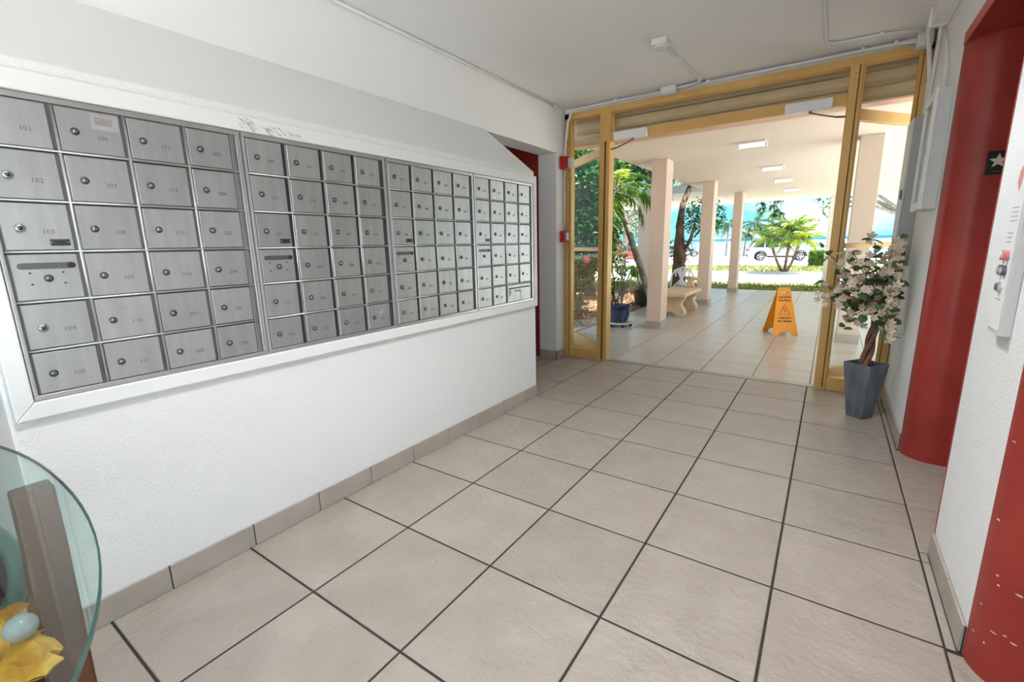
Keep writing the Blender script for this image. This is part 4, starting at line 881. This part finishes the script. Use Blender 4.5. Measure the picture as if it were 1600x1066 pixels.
# hibiscus shrubs along the garden edge
def shrub(base, blobs, label, flowers, n, L=0.075, seed=1, mats=('leafd', 'leafm'), nst=9):
    random.seed(seed); t = thing('garden_shrub', base, label, 'shrub', 'shrubs in the garden bed')
    for k in range(nst):
        b = random.choice(blobs); e = (b[0][0]+rnd(b[1][0]*0.5), b[0][1]+rnd(b[1][1]*0.5), b[0][2]+rnd(b[1][2]*0.3)); s0 = (base[0]+rnd(0.10), base[1]+rnd(0.10), base[2]); m = ((s0[0]*0.6+e[0]*0.4)+rnd(0.06), (s0[1]*0.6+e[1]*0.4)+rnd(0.06), s0[2]+(e[2]-s0[2])*0.55)
        MB().tube([s0, m, e], [0.018, 0.013, 0.006], 6).build('stem', M['barkd'], t, smooth=True)
    mb = MB(); tot = sum(b[1][0]*b[1][1]*b[1][2] for b in blobs)
    for c, r in blobs: cloud(mb, int(n*r[0]*r[1]*r[2]/tot), c, r, L, L*0.55, (0, 0, 1), 0.25, 0.0)
    foliage(mb, 'foliage', [M[m] for m in mats], t)
    for (p, m) in flowers:
        fb = MB()
        for k in range(6):
            a = 2*PI*k/6; fb.leaf(p, (math.cos(a), -0.45, math.sin(a)), (0, -1, 0.1), 0.075, 0.06, 0, 0.2, 0.1)
        fb.sphere((p[0], p[1]-0.02, p[2]), 0.014, 8, 6); fb.build('flower', M[m], t)
shrub((-1.55, 6.55, -0.045), [((-1.62, 6.7, 1.35), (0.60, 0.45, 0.72)), ((-1.80, 6.8, 2.25), (0.7, 0.5, 0.55)), ((-1.25, 6.75, 1.45), (0.28, 0.3, 0.5))], 'tall leafy hibiscus shrub behind the left sidelight', [((-1.42, 6.2, 0.40), 'hib'), ((-1.60, 6.15, 0.62), 'hib2'), ((-1.25, 6.35, 0.98), 'hib2'), ((-1.30, 6.2, 0.10), 'hib')], 8000, 0.085, 8)
shrub((-1.35, 6.05, -0.045), [((-1.42, 6.1, 0.22), (0.32, 0.3, 0.2)), ((-1.75, 6.0, 0.3), (0.35, 0.3, 0.28))], 'low dark shrub at the foot of the left sidelight', [], 1300, 0.06, 9, ('leafd', 'leafg'), 6)
shrub((-1.30, 7.35, -0.045), [((-1.30, 7.4, 0.85), (0.30, 0.35, 0.55)), ((-1.45, 7.5, 1.4), (0.3, 0.3, 0.3))], 'bright leafy shrub between the left door post and the leaning palm', [], 1100, 0.07, 10, ('leafm', 'leafy'), 8)
shrub((-2.9, 8.2, -0.045), [((-2.9, 8.4, 1.3), (1.1, 0.7, 1.3)), ((-2.4, 8.7, 2.4), (1.0, 0.7, 0.8))], 'dense dark shrub at the back of the garden bed', [], 7000, 0.11, 12, ('leafd', 'leafm'), 8)
random.seed(31)
def big_tree(name, base, h, blobs, label, n, L, mats, r=0.16, bark='barkg', group='trees beyond the garden'):
    t = thing(name, base, label, 'tree', group); b = Vector(base)
    tk = MB(); tk.tube(wob(base, (b.x+0.2, b.y, b.z+h), 6, 0.08, int(h*10)), [r*(1-0.09*k) for k in range(7)], 9); tk.build('trunk', M[bark], t, smooth=True)
    for c, rr in blobs: MB().tube([(b.x+0.15, b.y, b.z+h*0.75), ((b.x+c[0])/2, (b.y+c[1])/2, (b.z+h*0.9+c[2])/2+0.1), c], [r*0.5, r*0.3, r*0.08], 6).build('branch', M[bark], t, smooth=True)
    mb = MB(); tot = sum(q[1][0]*q[1][1]*q[1][2] for q in blobs)
    for c, rr in blobs: cloud(mb, int(n*rr[0]*rr[1]*rr[2]/tot), c, rr, L, L*0.45, (0, 0, 1), 0.3)
    foliage(mb, 'foliage', [M[m] for m in mats], t); return t
big_tree('shade_tree', (-3.0, 10.2, -0.05), 2.2, [((-3.4, 10.1, 3.1), (1.3, 0.6, 0.8)), ((-4.6, 10.2, 3.0), (1.2, 0.6, 1.0)), ((-1.95, 10.0, 2.95), (1.0, 0.6, 0.55)), ((-1.7, 9.7, 2.75), (0.8, 0.4, 0.45))], 'broad dark-leaved tree rising over the side canopy roof', 11000, 0.10, ('leafd', 'leafg'))
big_tree('shade_tree', (-9.2, 24.5, -0.2), 2.4, [((-9.0, 24.5, 2.9), (2.0, 1.2, 1.3)), ((-7.0, 24.6, 2.2), (1.3, 1.0, 0.9))], 'grey-green tree beyond the driveway under the side canopy', 1800, 0.22, ('leafg', 'leafd'))
big_tree('shade_tree', (3.05, 10.6, -0.05), 3.2, [((3.8, 11.2, 3.9), (1.2, 1.0, 0.6))], 'dark thick-barked trunk seen through the right sidelight', 500, 0.13, ('leafd', 'leafm'), 0.17, 'barkd')
big_tree('shade_tree', (3.7, 19.5, -0.13), 2.6, [((2.15, 18.6, 2.75), (0.9, 0.8, 0.55)), ((1.75, 18.4, 2.15), (0.35, 0.4, 0.45)), ((4.2, 19.2, 3.6), (1.7, 1.3, 0.9)), ((0.9, 18.4, 3.1), (0.5, 0.5, 0.25))], 'leafy tree overhanging the right end of the walkway roof', 1900, 0.16, ('leafd', 'leafm'), 0.15)
# drooping leaf sprays below the roof edge
random.seed(17)
t = thing('overhanging_tree', (-1.6, 18.4, -0.1), 'dark drooping leaf sprays hanging beneath the walkway roof edge', 'tree')
MB().tube([(-5.4, 18.6, -0.13), (-5.2, 18.5, 2.2), (-3.0, 18.2, 3.3), (0.0, 18.0, 3.4), (1.4, 18.0, 3.2)], [0.14, 0.11, 0.07, 0.04, 0.015], 8).build('limb', M['barkg'], t, smooth=True)
mb = MB(); tw = MB()
for (x, z) in ((-0.36, 2.62), (-0.28, 2.40), (-0.25, 2.22), (-0.20, 2.10), (0.02, 2.62), (0.18, 2.50), (0.30, 2.55), (0.12, 2.30), (0.24, 2.15), (0.18, 2.02), (0.10, 1.95), (0.34, 2.05), (-0.10, 2.60), (0.45, 2.64)):
    tw.tube([(x+rnd(0.05), 18.0, 3.35), (x+rnd(0.05), 18.0, z+0.35), (x, 18.0, z+0.08)], [0.012, 0.008, 0.004], 5)
    for k in range(9):
        a = random.uniform(0, 2*PI); mb.leaf((x, 18.0, z+0.08), (math.cos(a)*0.8, math.sin(a)*0.8, random.uniform(-1.1, 0.1)), (0, 0, 1), random.uniform(0.20, 0.32), 0.075, 0, 0.1, 0.2)
tw.build('twig', M['barkg'], t, smooth=True); foliage(mb, 'foliage', [M['leafd']], t)
mb = MB(); cloud(mb, 1200, (-2.0, 18.2, 3.7), (3.4, 1.2, 0.5), 0.17, 0.06, 0, 0.6); foliage(mb, 'upper_foliage', [M['leafd']], t)

# triple-stemmed date palm on the verge
t = thing('triple_palm', (0.34, 22.0, -0.16), 'three-stemmed date palm with bright arching fronds on the verge', 'tree')
FY = [frond_mesh(1.15, 0.34, 24, d, 'frond', [M['leafy'], M['barkg']], 0.032) for d in (0.75, 1.15)]; FG = frond_mesh(1.1, 0.34, 24, 0.95, 'frond', [M['leafm'], M['barkg']], 0.032)
for k, (top, nf, bd) in enumerate((((-0.21, 22.0, 1.10), 17, -0.12), ((0.44, 22.1, 1.50), 24, 0.0), ((0.76, 21.9, 1.05), 20, 0.12))):
    palm('', (0.34+0.05*(k-1), 22.0, -0.16), top, 0.06, 0.045, '', [FG, FY[0], FG, FY[1]] if k != 2 else [FY[0], FY[1]], nf, parent=t, mbark='bark', seed=30+k, bend=bd, el=(0.0, 1.25), boot='bark')
# coconut palms along the sea wall
FF = [frond_mesh(2.0, 0.6, 18, d, 'frond', [M['leafd'], M['barkg']]) for d in (1.0, 1.5)]
for k, (x, y, z, lab) in enumerate(((-8.5, 60, 3.0, 'small palm seen between the second and third columns'), (-5.75, 60, 3.0, 'drooping palm left of the white car'), (-6.7, 61, 1.9, 'low palm on the sea wall beside the drooping palm'), (-10.6, 60, 3.3, 'palm on the sea wall behind the second column'), (-4.4, 61, 2.6, 'palm just behind the back of the white car'))):
    palm('shore_palm', (x, y, gz(y)), (x+0.1, y, z), 0.13, 0.10, lab, FF, 12, seed=50+k, el=(-0.5, 1.0), group='palms along the sea wall')

# hedge and rail
t = thing('clipped_hedge', (1.9, 29.4, gz(29.4)), 'clipped green hedge at the right edge of the parking lot', 'hedge')
MB().box(0.98, 2.9, 29.0, 29.9, gz(29.4)-0.05, 0.56).build('core', M['leafd'], t); mb = MB(); random.seed(4)
for _ in range(1500):
    f = random.choice('ftl'); p = (random.uniform(0.95, 2.9), 28.98, random.uniform(-0.2, 0.6)) if f == 'f' else (random.uniform(0.95, 2.9), random.uniform(28.98, 29.9), 0.59) if f == 't' else (0.95, random.uniform(28.98, 29.9), random.uniform(-0.2, 0.6))
    mb.leaf(p, (rnd(1), rnd(1)-0.4, rnd(1)), (rnd(1), rnd(1), 1), 0.09, 0.05, random.choice((0, 1)))
foliage(mb, 'foliage', [M['leafm'], M['leafy']], t)
tag(MB().tube([(-3.62, 35, gz(35)), (-3.60, 35, 0.60), (-3.28, 35, 0.60), (-3.30, 35, gz(35))], 0.035, 8).build('bollard_rail', M['metalpost'], smooth=True), 'bent galvanised hoop rail standing behind the third column', 'rail')

# ------------------------------------------------------------------ cars
def car(loc, rz, paint, label, L=4.5, Hc=1.65, Wd=1.84):
    t = thing('parked_car', loc, label, 'car', 'parked cars', rz); w = Wd/2; k = L/4.5; h = Hc/1.65
    def P(pts): return [(x*k, z*h) for x, z in pts]
    body = P([(-2.22, 0.42), (-2.25, 0.62), (-2.20, 0.95), (-2.05, 1.02), (0.95, 1.02), (1.35, 0.97), (1.95, 0.86), (2.20, 0.72), (2.25, 0.50), (2.18, 0.34), (1.85, 0.28)])
    def wheelarc(cx): return [(cx+0.40*math.cos(a), 0.34+0.40*math.sin(a)) for a in [PI*j/8 for j in range(9)]]
    low = P([(1.82, 0.27)]+[(x, max(z, 0.27)) for x, z in wheelarc(1.38)]+[(x, max(z, 0.27)) for x, z in wheelarc(-1.32)]+[(-1.80, 0.27), (-2.15, 0.32)])
    poly = body+low
    bm = bmesh.new(); vsA = [bm.verts.new((x, -w, z)) for x, z in poly]; es = [bm.edges.new((vsA[i], vsA[(i+1) % len(vsA)])) for i in range(len(vsA))]
    bmesh.ops.triangle_fill(bm, use_beauty=True, edges=es); g = bmesh.ops.extrude_face_region(bm, geom=bm.faces[:]); bmesh.ops.translate(bm, verts=[v for v in g['geom'] if isinstance(v, bmesh.types.BMVert)], vec=(0, Wd, 0)); bmesh.ops.recalc_face_normals(bm, faces=bm.faces[:])
    me = bpy.data.meshes.new('body'); bm.to_mesh(me); bm.free(); me.materials.append(M[paint]); o = bpy.data.objects.new('body', me); COL.objects.link(o); o.parent = t; OFF[o.name] = (0, 0, 0); md = o.modifiers.new('b', 'BEVEL'); md.width = 0.05; md.segments = 2; md.limit_method = 'ANGLE'; md.angle_limit = 0.9
    b0 = P([(-2.12, 1.00), (1.02, 1.00), (0.28, 1.60), (-0.4, 1.65), (-1.45, 1.62), (-1.80, 1.52)]); n = len(b0); ins = [0, 0, 0.20, 0.20, 0.20, 0.16]
    mb = MB(); mb.add([(x, -w+0.04+i, z) for (x, z), i in zip(b0, ins)]+[(x, w-0.04-i, z) for (x, z), i in zip(b0, ins)], [tuple(range(n-1, -1, -1)), tuple(range(n, 2*n))]+[(i, (i+1) % n, (i+1) % n+n, i+n) for i in range(n)])
    mb.build('cabin', M[paint], t, bevel=0.03, local=True)
    def sidewin(pts, nm='side_window'):
        for s in (-1, 1):
            def Y(z): return s*(w-0.04-0.20*max(0, (z/h-1.0)/0.62)+0.012)
            q = P(pts); mb = MB(); m_ = len(q); mb.add([(x, Y(z), z) for x, z in q]+[(x, Y(z)-s*0.03, z) for x, z in q], [tuple(range(m_)) if s < 0 else tuple(range(m_-1, -1, -1))]+[(i, (i+1) % m_, (i+1) % m_+m_, i+m_) for i in range(m_)]); mb.build(nm, M['carglass'], t, local=True)
    sidewin([(-1.90, 1.08), (-1.10, 1.06), (-1.08, 1.52), (-1.52, 1.50)]); sidewin([(-1.02, 1.06), (-0.12, 1.05), (-0.10, 1.55), (-1.00, 1.53)]); sidewin([(-0.05, 1.05), (0.82, 1.05), (0.22, 1.53), (-0.03, 1.55)])
    mb = MB(); q = P([(1.00, 1.03), (0.30, 1.585)]); mb.add([(q[0][0]+0.012, -w+0.12, q[0][1]), (q[0][0]+0.012, w-0.12, q[0][1]), (q[1][0]+0.012, w-0.30, q[1][1]), (q[1][0]+0.012, -w+0.30, q[1][1])], [(0, 1, 2, 3)]); mb.build('windscreen', M['carglass'], t, local=True)
    mb = MB(); q = P([(-2.08, 1.08), (-1.83, 1.50)]); mb.add([(q[0][0]-0.02, -w+0.14, q[0][1]), (q[0][0]-0.02, w-0.14, q[0][1]), (q[1][0]-0.02, w-0.30, q[1][1]), (q[1][0]-0.02, -w+0.30, q[1][1])], [(3, 2, 1, 0)]); mb.build('rear_window', M['carglass'], t, local=True)
    for cx in (1.38*k, -1.32*k):
        for s in (-1, 1):
            wh_ = MB().lathe([(0.20, s*(w-0.22)), (0.34, s*(w-0.21)), (0.345, s*(w-0.10)), (0.33, s*(w-0.005)), (0.235, s*(w))], 24, (cx, 0, 0.345), ax='y').build('wheel', M['tyre'], t, smooth=True, angle=0.6, local=True)
            r_ = MB(); r_.lathe([(0.235, s*(w-0.03)), (0.235, s*(w+0.004)), (0.21, s*(w+0.004)), (0.21, s*(w-0.03))], 20, (cx, 0, 0.345), ax='y', cap=False)
            for q in range(5):
                a = 2*PI*q/5; r_.tube([(cx, s*(w-0.005), 0.345), (cx+0.22*math.cos(a), s*(w-0.008), 0.345+0.22*math.sin(a))], 0.03, 5)
            r_.build('rim', M['alul'], wh_, local=True)
            ar = [(cx+rr*math.cos(a), 0.345*1.0+rr*math.sin(a)) for rr, aa in ((0.47, range(9)), (0.385, range(8, -1, -1))) for a in [PI*j/8 for j in aa]]
            MB().prism(ar, s*(w-0.01), s*(w+0.012), 'y').build('wheel_arch', M['trimb'], t, local=True)
    for s in (-1, 1):
        MB().box(-0.85*k, 0.92*k, min(s*w, s*(w+0.012)), max(s*w, s*(w+0.012)), 0.27*h, 0.40*h).build('sill_trim', M['trimb'], t, local=True)
        MB().box(-2.26*k, -2.12*k, min(s*(w-0.30), s*(w+0.004)), max(s*(w-0.30), s*(w+0.004)), 0.80*h, 0.94*h).build('tail_lamp', M['lampr'], t, bevel=0.01, local=True)
        MB().box(2.02*k, 2.225*k, min(s*(w-0.35), s*(w+0.004)), max(s*(w-0.35), s*(w+0.004)), 0.68*h, 0.79*h).build('head_lamp', M['lampw'], t, bevel=0.01, local=True)
        MB().box(0.55*k, 0.75*k, min(s*(w-0.02), s*(w+0.17)), max(s*(w-0.02), s*(w+0.17)), 1.02*h, 1.14*h).build('mirror', M[paint], t, bevel=0.02, local=True)
        for x in (0.93, -0.08, -1.05): MB().box(x*k-0.006, x*k+0.006, min(s*(w-0.01), s*(w+0.002)), max(s*(w-0.01), s*(w+0.002)), 0.42*h, 1.0*h).build('door_seam', M['trimb'], t, local=True)
        MB().tube([(-1.5*k, s*(w-0.28), 1.645*h), (-1.3*k, s*(w-0.28), 1.69*h), (0.0, s*(w-0.28), 1.69*h), (0.15*k, s*(w-0.28), 1.64*h)], 0.018, 6).build('roof_rail', M['trimb'], t, local=True)
    MB().box(2.05*k, 2.262*k, -w+0.1, w-0.1, 0.34*h, 0.50*h).build('front_bumper', M['trimb'], t, bevel=0.02, local=True); MB().box(-2.262*k, -2.1*k, -w+0.06, w-0.06, 0.34*h, 0.52*h).build('rear_bumper', M['trimb'], t, bevel=0.02, local=True)
a = math.atan2(0.94, 2.56)*0.6
car((-1.62, 42.5, gz(42.5)-0.02), a, 'carw', 'white sport utility car parked in the lot behind the palm', 4.55, 1.68)
car((-12.6, 36.5, gz(36.5)-0.02), 1.2, 'carr', 'red car parked beyond the leaning palm', 4.2, 1.45)
car((-14.6, 44.0, gz(44)-0.02), 0.15, 'carb', 'dark blue car parked behind the red car', 4.6, 1.7)
car((-13.2, 58.5, gz(58.5)-0.02), 0.3, 'cars', 'silver car far off beyond the twisted tree', 4.4, 1.5)
car((-19.5, 45.0, gz(45)-0.02), 0.1, 'carw', 'white car half hidden by the garden shrubs', 4.4, 1.5)

# ------------------------------------------------------------------ grass blades, leaf litter, stone chips
random.seed(77)
mb = MB()
for _ in range(7000):
    x, y = random.uniform(-4, 5.5), 12.54+random.random()**1.4*3.4; z = gz(y); h = random.uniform(0.03, 0.10)
    mb.leaf((x, y, z-0.005), (rnd(0.4), rnd(0.4), 1), (rnd(1), rnd(1), 0.1), h, 0.018, 0, 0.1, 0.3)
tag(mb.build('lawn_grass', M['blade']), 'patchy grass at the end of the walkway', 'grass', kind='stuff')
mb = MB()
for _ in range(5000):
    x, y = random.uniform(-7, 4), 22.0+random.random()*7.4; z = gz(y)+0.04; h = random.uniform(0.04, 0.13)
    mb.leaf((x, y, z-0.005), (rnd(0.4), rnd(0.4), 1), (rnd(1), rnd(1), 0.1), h, 0.03, 0, 0.1, 0.3)
tag(mb.build('verge_grass', M['blade']), 'dry grass on the verge before the parking lot', 'grass', kind='stuff')
mb = MB()
for _ in range(3800):
    x, y = -1.04-abs(rnd(0.9)), random.uniform(5.9, 11.5)
    mb.leaf((x, y, -0.04+random.uniform(0, 0.02)), (rnd(1), rnd(1), rnd(0.25)), (rnd(0.3), rnd(0.3), 1), random.uniform(0.04, 0.09), random.uniform(0.018, 0.035), random.choice((0, 0, 1)), 0.2, 0.1)
tag(mb.build('leaf_litter', [M['litter'], M['mulch']]), 'brown leaf litter covering the mulch bed', 'leaf litter', kind='stuff')
mb = MB()
for _ in range(1800):
    x, y = random.uniform(-2.6, -1.04), random.uniform(4.7, 6.9); r = random.uniform(0.012, 0.035)
    q = [(rnd(0.3)+math.cos(a), rnd(0.3)+math.sin(a)) for a in (0, 1.6, 3.1, 4.7)]
    mb.add([(x+r*u, y+r*v, -0.046) for u, v in q]+[(x+r*0.6*u, y+r*0.6*v, -0.046+r*0.8) for u, v in q], [(4, 5, 6, 7)]+[(i, (i+1) % 4, (i+1) % 4+4, i+4) for i in range(4)])
tag(mb.build('stone_chips', M['pebble']), 'pale stone chips under the shrubs by the left sidelight', 'gravel', kind='stuff')
